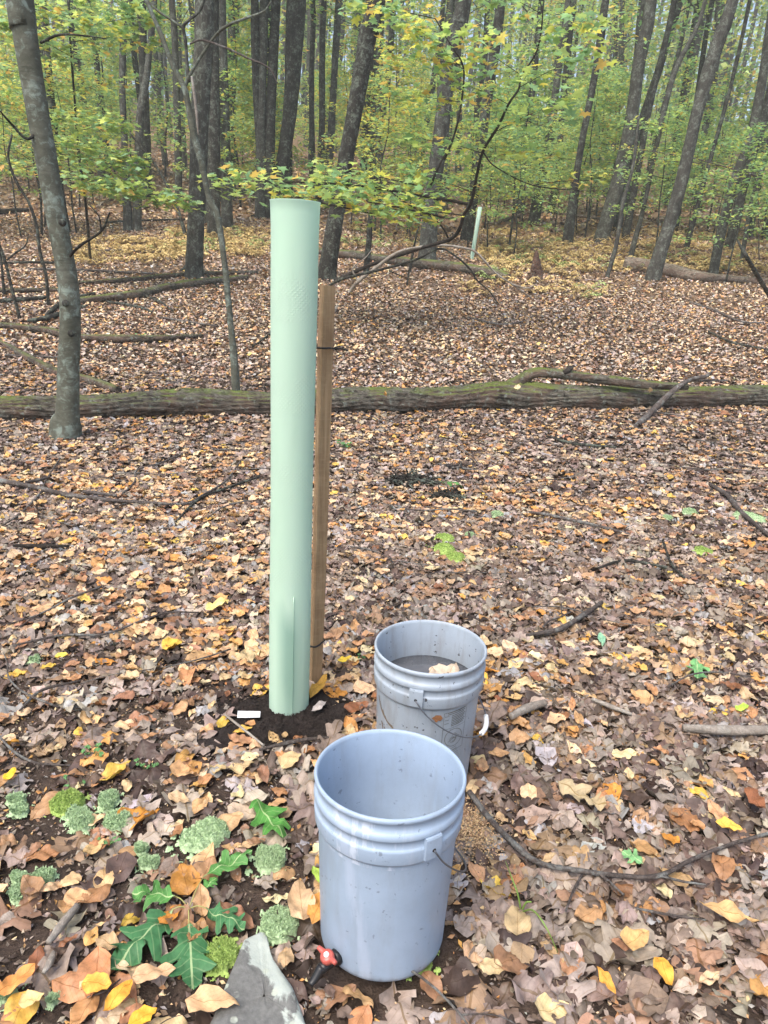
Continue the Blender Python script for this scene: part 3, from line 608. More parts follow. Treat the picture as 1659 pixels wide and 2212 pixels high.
# second tube far off
q0 = gnd(1019, 560); q1 = at(1037, 447, q0[1]); t = thing('tree_tube', q0, 'distant slim pale green tree tube standing among the ferns', 'tree tube')
a = Acc(); lathe(a, [(.05, 0), (.05, .5), (.051, 1.0), (.046, 1.0), (.046, 0)], (0, 0, 0), segs=24)
for arr in a.v: arr[:, :2] = arr[:, :2] + np.outer(arr[:, 2], (q1-q0)[:2]); arr[:, 2] *= (q1-q0)[2]
a.obj('tube_wall', TUBEM, t, origin=(0, 0, 0))
q2 = gnd(1026, 560); t = thing('stake', q2, 'thin brown stake half hidden behind the distant green tube', 'stake'); a = Acc(); add_tube(a, [(0, .06, 0), ((q1-q0)[0]*.85, .06, (q1-q0)[2]*.8)], [.018, .018], 4, 3); a.obj('post', STK, t, origin=(0, 0, 0))
# plant marker
p0, p1 = gnd(513, 1543, .046), gnd(562, 1543, .047); c = (p0+p1)/2; a = Acc(); dx = (p1-p0)/2; up = np.array([0, .006, .0085])
V = [-dx-up, dx-up*.9, dx+up*.9, -dx+up]; a.add(V, [[0, 1, 2, 3]]); V2 = [q+np.array([0, .001, -.0008]) for q in V]; a.add(V2, [[3, 2, 1, 0]]); a.add(V+V2, [[0, 4, 5, 1], [1, 5, 6, 2], [2, 6, 7, 3], [3, 7, 4, 0]])
t = thing('plant_marker', c, 'small white plastic plant label lying on the dark soil', 'plant label'); a.obj('strip', mat_plain('white_label', (.6, .63, .66), .45), t, smooth=False, origin=(0, 0, 0))
a = Acc()
for k in range(7):
    s = -.45+k*.14; q = dx*s+np.array([0, -.0008, .0006]); a.add([q-up*.35, q+dx*.07-up*.2, q+dx*.09+up*.35, q+dx*.02+up*.3], [[0, 1, 2, 3]])
a.obj('faint_writing', mat_plain('faint_grey_ink', (.35, .37, .4), .7), t, smooth=False, origin=(0, 0, 0))
# ---------------------------------------------------------------- logs and sticks from pixels
def ground_path(pts, lift=0.0, fr=.85):
    """pts (px, py of the lower edge, width px) -> centres lying on the ground, radii"""
    C, r = [], []
    for px, py, wd in pts:
        p = gnd(px, py); rad = wd/2*depth(p)/FPX*1.12; p = p+np.array([0, rad*.5, rad*fr+lift]); C.append(p); r.append(rad)
    return np.array(C), np.array(r)
def stick(name, pts, mat, label, cat='branch', segs=8, rough=.05, sides=(), fr=.85, lift=.028, group=None, rings=None, ridge=0, knots=.03, seed=1):
    C, r = ground_path(pts, lift, fr); o = C[len(C)//2]
    t = thing(name, o, label, cat, group); a = Acc(); add_tube(a, C, r, segs, rings or 8*len(C), rough=rough, ridge=ridge, knots=knots, seed=seed); a.obj('main_stem' if name != 'log' else 'log_trunk', mat, t)
    for s in sides:
        C2, r2 = ground_path(s, lift+.004, fr); a = Acc(); add_tube(a, C2, r2, 6, 6*len(C2), rough=rough, knots=knots); a.obj('side_branch', mat, t)
    return t
biglog = stick('log', [(-420, 915, 44), (-200, 912, 46), (0, 907, 44), (200, 905, 47), (400, 900, 54), (600, 898, 44), (760, 890, 47), (950, 887, 46), (1080, 885, 55), (1250, 884, 46), (1450, 881, 42), (1659, 880, 42), (1950, 884, 40), (2250, 880, 34)], LOG, 'long mossy fallen log lying across the whole view behind the tube', 'log', segs=88, rings=420, rough=.04, ridge=.085, knots=.032, fr=.62)
P = [at(1079, 846, 8.3), at(1120, 822, 8.25), at(1150, 806, 8.2), at(1190, 806, 8.25), at(1279, 818, 8.3), at(1379, 830, 8.35), at(1475, 837, 8.4)]
bl = [c for c in biglog.children][0]; Ylog = gnd(1150, 886)[1]+.15
P = [at(x, y, Ylog) for x, y in ((1070, 858), (1110, 832), (1150, 808), (1192, 806), (1279, 817), (1379, 829), (1485, 836))]
a = Acc(); add_tube(a, P, np.array([20, 15, 11, 10, 9.5, 9, 7])*depth(P[2])/FPX, 28, 90, rough=.05, ridge=.12, knots=.012, seed=5); a.obj('limb', LOG, biglog)
P = [at(x, y, Ylog-.04) for x, y in ((1218, 806), (1232, 797), (1240, 789))]; a = Acc(); add_tube(a, P, np.array([6, 5, 2])*depth(P[0])/FPX, 8, 10, rough=.1); a.obj('snapped_stub', BARK_BLACK, biglog)
P = [gnd(1369, 925, .01), at(1409, 888, Ylog-.3), at(1439, 858, Ylog-.2), at(1484, 823, Ylog), at(1524, 813, Ylog+.1), at(1539, 801, Ylog+.15)]
t = thing('branch', P[0], 'pale dead branch leaning over the right end of the big mossy log', 'branch'); a = Acc(); add_tube(a, P, np.array([5, 7, 6, 5, 4, 2])*depth(P[2])/FPX, 10, 40, rough=.06); a.obj('main_stem', BARK_TWIG, t)
P = [P[3], at(1420+80, 822, Ylog+.1), at(1570, 822, Ylog+.3)]; a = Acc(); add_tube(a, P, np.array([4, 3, 2])*depth(P[0])/FPX, 6, 12); a.obj('side_branch', BARK_TWIG, t)
stick('log', [(150, 662, 12), (230, 654, 14), (300, 646, 15), (360, 631, 14), (450, 617, 13), (535, 607, 9)], LOG, 'mossy fallen log left of the green tube at the foot of the grey trunk', 'log', 20, ridge=.1, rings=70, seed=3)
stick('log', [(150, 619, 6), (280, 612, 9), (370, 603, 9), (480, 596, 7), (557, 594, 6)], LOG_ROT, 'split rotting log just above the mossy one, left of the tube', 'log', 14, ridge=.12, seed=4)
stick('log', [(-60, 706, 9), (0, 712, 11), (100, 724, 12), (170, 740, 13), (300, 743, 14), (370, 738, 9), (440, 731, 5)], LOG_ROT, 'long grey brown fallen pole lying behind the smooth grey tree', 'log', 18, ridge=.1, seed=6)
stick('log', [(0, 745, 8), (80, 792, 14), (120, 812, 15), (200, 834, 16), (255, 852, 12)], LOG_ROT, 'half buried rotten log running toward the big mossy log at left', 'log', 16, ridge=.14, fr=.4, seed=8)
stick('log', [(-40, 637, 7), (0, 636, 8), (115, 634, 8), (140, 634, 5)], LOG_ROT, 'short grey log at the far left edge of the slope', 'log', 12, ridge=.1)
stick('log', [(690, 552, 12), (760, 560, 15), (844, 573, 16), (979, 588, 18), (1060, 602, 19), (1098, 612, 16)], LOG, 'smooth olive mossy log lying behind the stake under the arching branch', 'log', 24, rough=.03, ridge=.03, rings=60)
rl = stick('log', [(1349, 586, 26), (1400, 592, 26), (1429, 596, 25), (1504, 610, 21), (1570, 612, 14), (1649, 616, 12), (1760, 624, 12)], LOG_BARE, 'thick bare brown log with a broken end at the right', 'log', 28, rough=.05, ridge=.05, rings=70)
stick('log', [(-30, 466, 9), (30, 462, 10), (60, 460, 8)], BARK_BLACK, 'dark log end far up the slope at the left edge', 'log', 10)
stick('log', [(470, 416, 9), (530, 420, 11), (590, 424, 11)], BARK_DARK, 'dark log lying far back just left of the tube top', 'log', 10)
stick('log', [(1300, 476, 5), (1170, 462, 5), (1120, 470, 6), (1078, 486, 8)], LOG_BARE, 'thin grey log lying far back right of the distant tube', 'log', 8)
for pts, mt, lb in [
    ([(0, 575, 5), (60, 572, 5), (140, 573, 4)], BARK_DARK, 'dark branch on the slope at the far left above the short grey log'),
    ([(60, 586, 4), (150, 588, 5), (240, 592, 5), (340, 596, 4)], BARK_TWIG, 'thin brown pole on the leaf covered slope left of the grey trunk'),
    ([(180, 545, 4), (250, 547, 6), (310, 548, 5), (360, 546, 3)], BARK_TWIG, 'pale pole on the slope among the straw coloured ferns'),
    ([(230, 484, 4), (310, 480, 4), (400, 478, 4)], BARK_DARK, 'dark pole behind the twin slim trunks'),
    ([(540, 470, 3), (600, 462, 4), (690, 474, 3)], BARK_DARK, 'thin dark pole behind the top of the tall tube'),
    ([(840, 463, 3), (900, 470, 3), (980, 474, 3)], BARK_DARK, 'thin dark pole on the far slope below the leafy spray'),
    ([(10, 774, 5), (60, 777, 4), (140, 778, 3)], BARK_TWIG, 'thin pale pole left of the smooth grey tree'),
    ([(230, 658, 5), (290, 668, 6), (330, 680, 4)], BARK_DARK, 'dark stick just below the mossy log on the left'),
    ([(545, 756, 4), (560, 745, 4), (585, 725, 3)], BARK_DARK, 'short dark stick right beside the slim leaning tree'),
    ([(1490, 658, 4), (1540, 675, 5), (1600, 700, 4), (1650, 702, 3)], BARK_TWIG, 'thin crooked stick on the right slope below the bare brown log'),
    ([(1530, 722, 4), (1580, 745, 4), (1659, 762, 4)], BARK_DARK, 'dark stick at the right edge of the middle slope'),
    ([(1010, 690, 3), (1080, 706, 4), (1130, 700, 3)], BARK_TWIG, 'short thin stick on the slope right of the arching branch'),
    ([(340, 690, 3), (400, 700, 4), (470, 710, 3)], BARK_TWIG, 'thin stick on the slope left of the slim leaning tree'),
    ]: stick('branch', pts, mt, lb, segs=7)
for pts, w_, lb in [
    ([(100, 690, 8), (125, 668, 9), (160, 650, 7), (205, 640, 5)], 0, 'dark crooked branch in the tangle left of the smooth grey tree'),
    ([(60, 700, 6), (110, 694, 10), (150, 676, 9), (190, 668, 5)], 0, 'second dark branch in the tangle left of the smooth grey tree'),
    ([(-20, 660, 8), (50, 655, 9), (100, 650, 7)], 0, 'mossy dark branch at the left edge beside the bare saplings'),
    ([(300, 640, 4), (340, 655, 5), (372, 676, 4)], 0, 'short dark stick crossing below the split rotting log'),
    ([(390, 590, 5), (420, 572, 5), (470, 625, 4)], 0, 'pale twig by the foot of the stout grey trunk'),
    ([(560, 1040, 4), (500, 1062, 5), (430, 1090, 5), (380, 1140, 4)], 0, 'long thin twig lying left of the tube above the litter'),
    ([(1290, 1240, 4), (1350, 1225, 6), (1440, 1240, 5)], 0, 'dark brittle twig in the right litter above the stubby stick'),
    ([(1430, 1180, 4), (1448, 1230, 5), (1476, 1262, 4)], 0, 'twisted grey twig pair in the right litter'),
    ([(1180, 950, 4), (1240, 968, 6), (1330, 975, 4)], 0, 'dark twig on the litter just below the big mossy log at right'),
    ]: stick('branch', pts, BARK_DARK, lb, segs=7, rough=.1)
stick('branch', [(1012, 1736, 12), (1046, 1782, 11), (1106, 1848, 12), (1162, 1890, 11), (1234, 1905, 10), (1334, 1917, 9), (1419, 1917, 9), (1495, 1879, 8), (1575, 1847, 7), (1670, 1818, 6)], BARK_TWIG, 'long grey twig curving away to the right of the nearest bucket', sides=[[(1282, 1908, 6), (1310, 1930, 6), (1342, 1958, 4)], [(1254, 1915, 5), (1235, 1950, 5), (1218, 1995, 4)], [(1419, 1917, 5), (1470, 1930, 5), (1520, 1936, 3)]])
stick('branch', [(1472, 1596, 14), (1562, 1604, 18), (1659, 1602, 17), (1780, 1598, 15)], BARK_PALE, 'thick pale stick entering from the right edge', segs=16, ridge=.04)
stick('branch', [(1100, 1572, 14), (1135, 1556, 17), (1176, 1540, 12)], BARK_PALE, 'short weathered stick right of the speckled bucket', segs=10)
stick('branch', [(1277, 1530, 8), (1320, 1548, 9), (1362, 1562, 6)], BARK_PALE, 'short bleached stick further right of the speckled bucket')
stick('branch', [(1532, 1057, 6), (1569, 1082, 9), (1599, 1119, 9), (1656, 1168, 8), (1700, 1200, 6)], BARK_TWIG, 'dark crooked branch at the right edge among moss patches')
stick('branch', [(1142, 1118, 5), (1194, 1127, 6), (1299, 1151, 6), (1359, 1166, 4)], BARK_TWIG, 'thin grey stick in the middle of the leaf litter right of the stake')
stick('branch', [(1136, 1390, 7), (1206, 1378, 10), (1262, 1344, 10), (1298, 1318, 8)], BARK_TWIG, 'stubby grey stick between speckled bucket and right edge')
stick('branch', [(-20, 1050, 10), (62, 1064, 10), (141, 1082, 9), (187, 1088, 8), (250, 1095, 7), (312, 1098, 6), (400, 1101, 5), (437, 1081, 4), (487, 1050, 4), (520, 1005, 3)], BARK_TWIG, 'long forked grey branch lying in the leaves left of the tube', sides=[[(181, 1076, 6), (215, 1080, 6), (252, 1084, 5)], [(56, 1056, 7), (85, 1050, 6), (108, 1043, 5)]])
stick('twig', [(262, 1080, 3), (291, 1052, 4), (296, 1026, 4), (344, 1011, 4), (406, 986, 3)], BARK_TWIG, 'hooked thin twig lying above the long forked branch', 'twig')
stick('twig', [(0, 1152, 3), (47, 1120, 4), (87, 1077, 4), (99, 1050, 3), (130, 1000, 3)], BARK_TWIG, 'thin twig crossing the forked branch at the left edge', 'twig')
stick('twig', [(29, 1412, 4), (138, 1389, 5), (226, 1387, 5), (310, 1355, 4), (364, 1339, 4), (430, 1338, 3)], BARK_TWIG, 'long thin twig in the litter left of the tube base', 'twig')
stick('twig', [(44, 1554, 4), (91, 1511, 6), (175, 1488, 4)], BARK_TWIG, 'curved grey twig near the left edge beside yellow leaves', 'twig')
stick('twig', [(-10, 1600, 4), (36, 1647, 5), (84, 1669, 4), (153, 1673, 3)], BARK_TWIG, 'dark thin twig at the left edge above the moss', 'twig')
stick('branch', [(30, 1193, 6), (90, 1196, 9), (150, 1194, 6)], BARK_BLACK, 'short black rotten stick near the left edge')
stick('bark_strip', [(106, 2066, 12), (135, 2030, 16), (168, 1985, 12)], BARK_PALE, 'narrow strip of weathered bark on the soil left of the oak sprig', 'bark strip', segs=8, ridge=.2)
stick('bark_strip', [(96, 2130, 8), (110, 2110, 14), (118, 2085, 8)], BARK_PALE, 'small grey bark flake near the lower left corner', 'bark strip', segs=8, ridge=.2)
stick('branch', [(560, 1640, 5), (640, 1622, 8), (718, 1612, 5)], BARK_TWIG, 'short grey stick lying along the front edge of the dark soil')
stick('twig', [(485, 1562, 4), (520, 1590, 5), (570, 1630, 4)], BARK_PALE, 'pale twig at the left foot of the dark soil', 'twig')
stick('twig', [(190, 2180, 3), (230, 2165, 4), (262, 2140, 3)], BARK_TWIG, 'thin twig in the lower left corner beside yellow leaves', 'twig')
stick('twig', [(1370, 1985, 4), (1430, 1998, 5), (1520, 2010, 3)], BARK_TWIG, 'thin twig in the litter at the lower right', 'twig')
# scattered small twigs that look alike
tacc = [Acc() for _ in range(4)]
for i, ac in enumerate(tacc):
    n = 6; ln = .28+.1*i; xs_ = np.linspace(-ln/2, ln/2, n); P = np.stack([xs_, .02*np.sin(xs_*12+i)+RNG.normal(0, .006, n), .006+RNG.normal(0, .003, n)], -1)
    add_tube(ac, P, np.linspace(.0032, .0012, n), 6, 18, knots=.06, seed=i)
    add_tube(ac, [P[2], P[2]+np.array([.05, .04, .01]), P[2]+np.array([.10, .06, .006])], [.0018, .0014, .0009], 5, 8)
tm = [ac.mesh('twig') for ac in tacc]
for m_ in tm: m_.materials.append(BARK_TWIG)
tx, ty = scatter(110, .9, 9.0, .55, np.random.default_rng(5), xadd=.1)
ok = clear(tx, ty, .12)
for i in range(110):
    if not ok[i]: continue
    o = bpy.data.objects.new('twig', tm[i % 4]); COL.objects.link(o); o.location = (tx[i], ty[i], float(hgt(tx[i], ty[i]))+.022); o.rotation_euler = (random.uniform(-.1, .1), random.uniform(-.08, .08), random.uniform(0, 6.28)); k = random.uniform(.6, 1.3)*(1+ty[i]*.08); o.scale = (k, k, k)
    tag(o, 'small thin dry twig lying loose among the fallen leaves', 'twig', 'small dry twigs strewn over the leaf litter')
# ---------------------------------------------------------------- moss, rock
def moss(px, py, rpx, mat, label, squash=.66, lobes=3, seed=0):
    c = gnd(px, py); R = rpx*depth(c)/FPX; rg = np.random.default_rng(seed+int(abs(px))); a = Acc()
    L_ = [(rg.uniform(-.45, .45)*R, rg.uniform(-.4, .4)*R, R*rg.uniform(.5, .75)) for _ in range(lobes)] if lobes > 1 else [(0, 0, R)]
    n = 34; g = np.linspace(-1.25, 1.25, n)*R; Xg, Yg = np.meshgrid(g, g, indexing='ij')
    H = np.full(Xg.shape, -.02)
    for x, y, r in L_:
        d2 = ((Xg-x)**2+(Yg-y)**2)/(r*r); H = np.maximum(H, np.where(d2 < 1.15, r*.62*np.sqrt(np.maximum(1.0-d2, 0)) - .004, -.02))
    H = H*squash + .004*np.sin(Xg*160+rg.uniform(0, 6))*np.sin(Yg*150)+rg.normal(0, .0016, Xg.shape)
    Zg = H+.020; V = np.stack([Xg, Yg, Zg], -1).reshape(-1, 3); F = grid_faces(n, n)[:, ::-1]
    keep = (Zg.reshape(-1)[F] > .010).any(1); a.add(V, F[keep])
    # tiny tufts so the outline is fuzzy
    top = V[(V[:, 2] > .014)]; k = min(len(top)*7, 4200); q = top[rg.integers(0, len(top), k)]+rg.normal(0, R*.03, (k, 3))*[1, 1, .3]; s = rg.uniform(.0018, .0042, k)
    an = rg.uniform(0, 6.28, k); dx = np.stack([np.cos(an), np.sin(an), 0*an], -1)*s[:, None]*.45; up = np.stack([rg.normal(0, .5, k), rg.normal(0, .5, k), np.ones(k)], -1)*s[:, None]*1.3
    VV = np.stack([q-dx, q+dx, q+up], 1).reshape(-1, 3); a.add(VV, np.arange(3*k).reshape(-1, 3))
    o = a.obj('moss_cushion', mat, None, origin=(0, 0, 0)); o.location = (float(c[0]), float(c[1]), float(hgt(c[0], c[1])))
    tag(o, label, 'moss', 'moss cushions on the forest floor')
for i, (px, py, r, mt, lb, lo) in enumerate(MOSSES): moss(px, py, r, (MOSS_PALE, MOSS_GREEN)[mt], lb, lobes=lo, seed=i)
def mat_rock():
    m = M('lichened_rock', .85, .25); v = m.coord(); n = m.noise(v, 9, 5, .6, .4); nf = m.noise(v, 70, 4, .7); vo = m.n('ShaderNodeTexVoronoi'); vo.inputs['Scale'].default_value = 30; m.lk(v, vo.inputs['Vector'])
    s = m.n('ShaderNodeSeparateXYZ'); m.lk(v, s.inputs[0])
    k = m.ramp(nf, [(.3, np.array([.10, .10, .095])), (.7, np.array([.17, .17, .16]))]); sp = m.ramp(m.math('ADD', vo.outputs['Distance'], m.math('MULTIPLY', nf, .25)), [(.30, 1.0), (.36, 0.0)])
    reg = m.math('ADD', m.math('MULTIPLY', s.outputs[0], 3.2), m.math('ADD', m.math('MULTIPLY', s.outputs[1], 3.0), n))
    k = m.mix(k, m.mix((.30, .34, .32), (.42, .45, .39), nf), m.ramp(reg, [(.55, 0.0), (.59, 1.0)])); k = m.mix(k, (.38, .41, .34), m.math('MULTIPLY', sp, m.ramp(n, [(.42, 0.0), (.5, .95)])))
    m.col(k); m.bump(m.math('ADD', nf, n), .4, .006); return m.m
rc = ROCKP.mean(0); rim = catmull(np.vstack([ROCKP, ROCKP[:1]]), 56)[:-1]; rim = .55*rim+.45*np.repeat(ROCKP, 7, 0)[:55] if False else rim
P = []
for k, z in ((1.05, -.03), (1.03, .008), (1.0, .020), (.95, .026)):
    for q in rim: d = (q-rc)*k+rc; P.append((d[0], d[1], float(hgt(d[0], d[1]))+z+random.gauss(0, .0012)))
for k in (.8, .6, .4, .2, .02):
    for q in rim: d = (q-rc)*k+rc; P.append((d[0], d[1], float(hgt(d[0], d[1]))+.028+.004*math.sin(d[0]*40)+.003*math.sin(d[1]*55+d[0]*30)+random.gauss(0, .0008)))
a = Acc(); a.add(P, grid_faces(9, len(rim), True)); o = a.obj('rock', mat_rock(), None, origin=(rc[0], rc[1], 0)); tag(o, 'flat grey rock with pale lichen at the bottom of the view', 'rock')
# ---------------------------------------------------------------- green leaves on the ground
def px_leaf(nm, b, t, wd, tint, label, mat=GREENLEAF, tplf=oakw, parent=None, lift=.035, cat='leaf', kx=-.3, ky=-.25, nu=22, sweep=.2):
    A_, B_ = gnd(*b, lift), gnd(*t, lift); c = (A_+B_)/2; ln = np.linalg.norm(A_-B_); yaw = math.atan2(B_[1]-A_[1], B_[0]-A_[0])
    tp = oak_tpl(int(abs(b[0])), .008) if tplf is oakw else tpl_grid(tplf, nu, 7, .04, int(abs(b[0])), sweep); V = tp[0].copy(); sc_ = wd*depth(c)/FPX/ln/(np.ptp(V[:, 1]))*(1.25 if tplf is oakw else 1); V[:, 1] *= sc_
    return one_leaf(nm, mat, c, ln, tint, (V, tp[1], tp[2]), yaw, kx, ky, .05, label, cat, None, parent, crink=.005)
hub = gnd(408, 1963, .03); sp_ = thing('oak_sprig', hub, 'fallen sprig of five glossy dark green oak leaves at the lower left', 'leafy sprig')
DG = [np.array([.05, .17, .05]), np.array([.06, .185, .07]), np.array([.075, .21, .05])]
px_leaf('leaf', (372, 1962), (238, 2092), 95, DG[1], None, parent=sp_); px_leaf('leaf', (408, 1990), (416, 2125), 105, DG[1], None, parent=sp_)
px_leaf('leaf', (376, 1935), (283, 1925), 62, DG[2]*1.15, None, parent=sp_, lift=.05); px_leaf('leaf', (446, 1963), (530, 2000), 62, DG[1], None, parent=sp_); px_leaf('leaf', (442, 1890), (545, 1838), 48, DG[2]*1.2, None, parent=sp_, lift=.045)
a = Acc(); h3 = hub
for e in ((370, 1966), (408, 1995), (376, 1935), (448, 1963), (442, 1890)): add_tube(a, [h3, (h3+gnd(*e, .036))/2+np.array([0, 0, .008]), gnd(*e, .036)], [.0016, .0013, .0011], 6, 10)
a.obj('stem', mat_plain('green_yellow_stalk', (.32, .30, .10), .5), sp_)
px_leaf('oak_leaf', (548, 1722), (612, 1808), 70, np.array([.085, .26, .05]), 'single bright green oak leaf lying left behind the nearest bucket')
px_leaf('oak_leaf', (430, 1925), (470, 1895), 28, DG[2]*1.5, 'small bright green leaf right behind the oak sprig hub', lift=.03)
px_leaf('oak_leaf', (1390, 1862), (1344, 1838), 38, np.array([.2, .42, .17]), 'small pale green lobed leaf beside the long grey twig')
px_leaf('maple_leaf', (1505, 1425), (1508, 1462), 40, np.array([.17, .4, .15]), 'small pale green maple leaf on the litter at the right', nu=14)
px_leaf('green_leaf', (1298, 1368), (1302, 1392), 16, np.array([.25, .5, .32]), 'tiny mint green leaf standing in the litter right of the speckled bucket', tplf=oval, nu=8, sweep=0)
px_leaf('green_leaf', (1590, 1530), (1618, 1522), 20, np.array([.45, .62, .08]), 'small lime yellow leaf at the right edge above the pale stick', tplf=heart, nu=8, sweep=0)
px_leaf('green_leaf', (676, 1870), (696, 1908), 20, np.array([.4, .58, .09]), 'curled lime green leaf just left of the nearest bucket', tplf=oval, nu=8, sweep=0, ky=2)
px_leaf('green_leaf', (950, 1040), (1000, 1046), 22, DG[2], 'dark green fern like leaf under the brown root tuft', tplf=oakw)
TAN = mat_leaf('large_dry_leaf', .55, .1, vein=-1)
for b, t, wd, tint, fn, lb, nm in [
    ((1200, 1690), (1310, 1745), 60, srgb(176, 158, 124), oakw, 'large pale olive dried oak leaf right of the nearest bucket', 'oak_leaf'),
    ((655, 1985), (645, 1900), 62, srgb(196, 164, 128), heart, 'large tan leaf standing just left of the nearest bucket', 'dry_leaf'),
    ((675, 1992), (700, 1925), 44, srgb(208, 150, 80), oval, 'orange leaf tucked under the tan one left of the nearest bucket', 'dry_leaf'),
    ((670, 1500), (706, 1462), 26, srgb(196, 150, 64), oval, 'golden brown leaf leaning on the foot of the stake', 'dry_leaf'),
    ((672, 1540), (706, 1510), 18, srgb(168, 160, 156), oval, 'curled grey white leaf on the dark soil right of the tube', 'dry_leaf'),
    ((690, 1640), (735, 1560), 52, srgb(132, 116, 104), oakw, 'big grey brown oak leaf between the tube and the nearest bucket', 'oak_leaf'),
    ((1085, 1510), (1045, 1570), 60, srgb(142, 124, 112), oakw, 'big curled grey brown oak leaf right beside the speckled bucket', 'oak_leaf'),
    ((176, 2120), (242, 2128), 48, srgb(222, 166, 76), oval, 'round golden leaf left of the yellow pair at the bottom', 'dry_leaf'),
    ((222, 2188), (286, 2112), 40, srgb(228, 164, 66), lance, 'pointed golden leaf lying under the oak sprig', 'dry_leaf'),
    ((400, 2160), (520, 2160), 62, srgb(210, 172, 130), heart, 'broad tan leaf overlapping the left side of the grey rock', 'dry_leaf'),
    ((285, 2110), (380, 2090), 46, srgb(204, 166, 128), heart, 'crumpled tan leaf lying between two oak sprig leaves', 'dry_leaf'),
    ((40, 2170), (98, 2150), 44, srgb(228, 198, 138), heart, 'cream coloured leaf near the lower left corner', 'dry_leaf'),
    ((-5, 2150), (78, 2085), 44, srgb(214, 148, 84), oval, 'large orange leaf cut by the lower left edge', 'dry_leaf'),
    ((276, 2215), (340, 2180), 46, srgb(224, 170, 60), oval, 'bright yellow orange leaf at the bottom edge', 'dry_leaf'),
    ((1420, 2060), (1450, 2130), 40, srgb(228, 166, 70), oval, 'smooth golden oval leaf in the lower right', 'dry_leaf'),
    ((1345, 2045), (1402, 2010), 52, srgb(208, 168, 112), heart, 'tan triangular leaf left of the golden oval one', 'dry_leaf'),
    ((1290, 2085), (1330, 2150), 26, srgb(224, 160, 74), lance, 'narrow orange leaf lying low between twig and bottom edge', 'dry_leaf'),
    ((1508, 1945), (1640, 1995), 46, srgb(204, 166, 116), lance, 'long curled tan leaf at the lower right edge', 'dry_leaf'),
    ((1545, 1775), (1605, 1790), 34, srgb(226, 182, 84), oval, 'folded yellow leaf near the right edge above the long twig', 'dry_leaf'),
    ((1618, 1700), (1650, 1760), 36, srgb(140, 92, 64), heart, 'large rust brown leaf at the right edge', 'dry_leaf'),
    ((445, 1315), (495, 1290), 30, srgb(232, 206, 130), oval, 'large cream yellow leaf left of the tube base', 'dry_leaf'),
    ((118, 1420), (146, 1412), 22, srgb(236, 206, 92), oval, 'yellow leaf on the litter at far left', 'dry_leaf'),
    ((8, 1685), (34, 1660), 22, srgb(240, 196, 60), oval, 'bright yellow leaf at the left edge', 'dry_leaf'),
    ((730, 1430), (758, 1418), 20, srgb(240, 204, 70), heart, 'bright yellow leaf between stake and speckled bucket', 'dry_leaf'),
    ]:
    px_leaf(nm, b, t, wd, tint, lb, mat=TAN, tplf=fn, lift=.045, ky=random.uniform(.6, 1.8), kx=random.uniform(-.5, .8), nu=18 if fn is oakw else 10, sweep=.15 if fn is oakw else 0)
# grass blades, dug up root tufts, sawdust, seedlings
a = Acc(); gb = thing('grass_blade', gnd(1126, 1971), 'arching green grass stalk bent over the litter right of the nearest bucket', 'grass blade')
for pts in ([(1126, 1971, 0), (1118, 1930, .05), (1105, 1895, .07), (1092, 1860, .05)], [(1126, 1971, 0), (1150, 1966, .05), (1178, 2000, .06), (1206, 2060, .012)], [(1126, 1971, 0), (1136, 1950, .03), (1148, 1948, .035)]):
    add_tube(a, [gnd(x, y, l) for x, y, l in pts], [.0022, .002, .0016, .0008][:len(pts)], 5, 16)
a.obj('blades', mat_plain('grass_green', (.16, .26, .05), .5), gb)
def tuft(px, py, rpx, n, label, mat):
    c = gnd(px, py); s = rpx*depth(c)/FPX; a = Acc(); rg = np.random.default_rng(int(px))
    for _ in range(n):
        p = rg.normal(0, s*.35, 3)*[1.2, .8, 0]; d = rg.normal(0, 1, 3)*[1, .6, .5]+[0, 0, .35]; d /= np.linalg.norm(d); l = s*rg.uniform(.5, 1.2)
        add_tube(a, [c+p+[0, 0, .03], c+p+d*l*.5+rg.normal(0, s*.1, 3), c+p+d*l+[0, 0, -.2*l]], [.009, .006, .0025], 5, 6, cap=False)
    o = a.obj('root_tuft', mat, None, origin=tuple(c)); tag(o, label, 'root tuft')
tuft(884, 1045, 46, 110, 'left dark brown clump of exposed roots in the litter behind the stake', BARK_DARK); tuft(970, 1078, 38, 90, 'dark root clump just right of and below the other, behind the speckled bucket', BARK_DARK)
tuft(985, 1015, 40, 30, 'upright thin dead stems above the two dark root clumps', BARK_TWIG); tuft(256, 898-6, 18, 20, 'small dark root clump on the litter just behind the big log at left', BARK_BLACK)
def seedling(px, py, rpx, tint, label, n=7):
    c = gnd(px, py); s = rpx*depth(c)/FPX; t = thing('seedling', c, label, 'seedling'); a = Acc(); rg = np.random.default_rng(int(abs(px))+3)
    pos = np.stack([rg.normal(0, s*.5, n), rg.normal(0, s*.35, n), rg.uniform(.02, .03+s*.6, n)], -1); leaves(a, T_NEAR[0], pos, rg.uniform(.7, 1.1, n)*s*.6, np.tile(tint, (n, 1)), np.full(n, .3), np.full(n, .3), rg.uniform(0, .5, n)); a.obj('leaves', GREENLEAF, t, origin=(0, 0, 0))
    a = Acc()
    for q in pos: add_tube(a, [(0, 0, 0), q*[.5, .5, .7], q], [.0012, .001, .0008], 4, 5, cap=False)
    a.obj('stem', mat_plain('seedling_stalk', (.12, .16, .05), .6), t, origin=(0, 0, 0))
LG = np.array([.12, .30, .10])
seedling(200, 1640, 26, LG, 'small green seedling between the left twig and the moss cluster'); seedling(316, 1668, 22, LG*.9, 'small green seedling left of the bright oak leaf'); seedling(155, 1708, 22, LG*1.1, 'tiny seedling with two leaves behind the left moss cluster', 4)
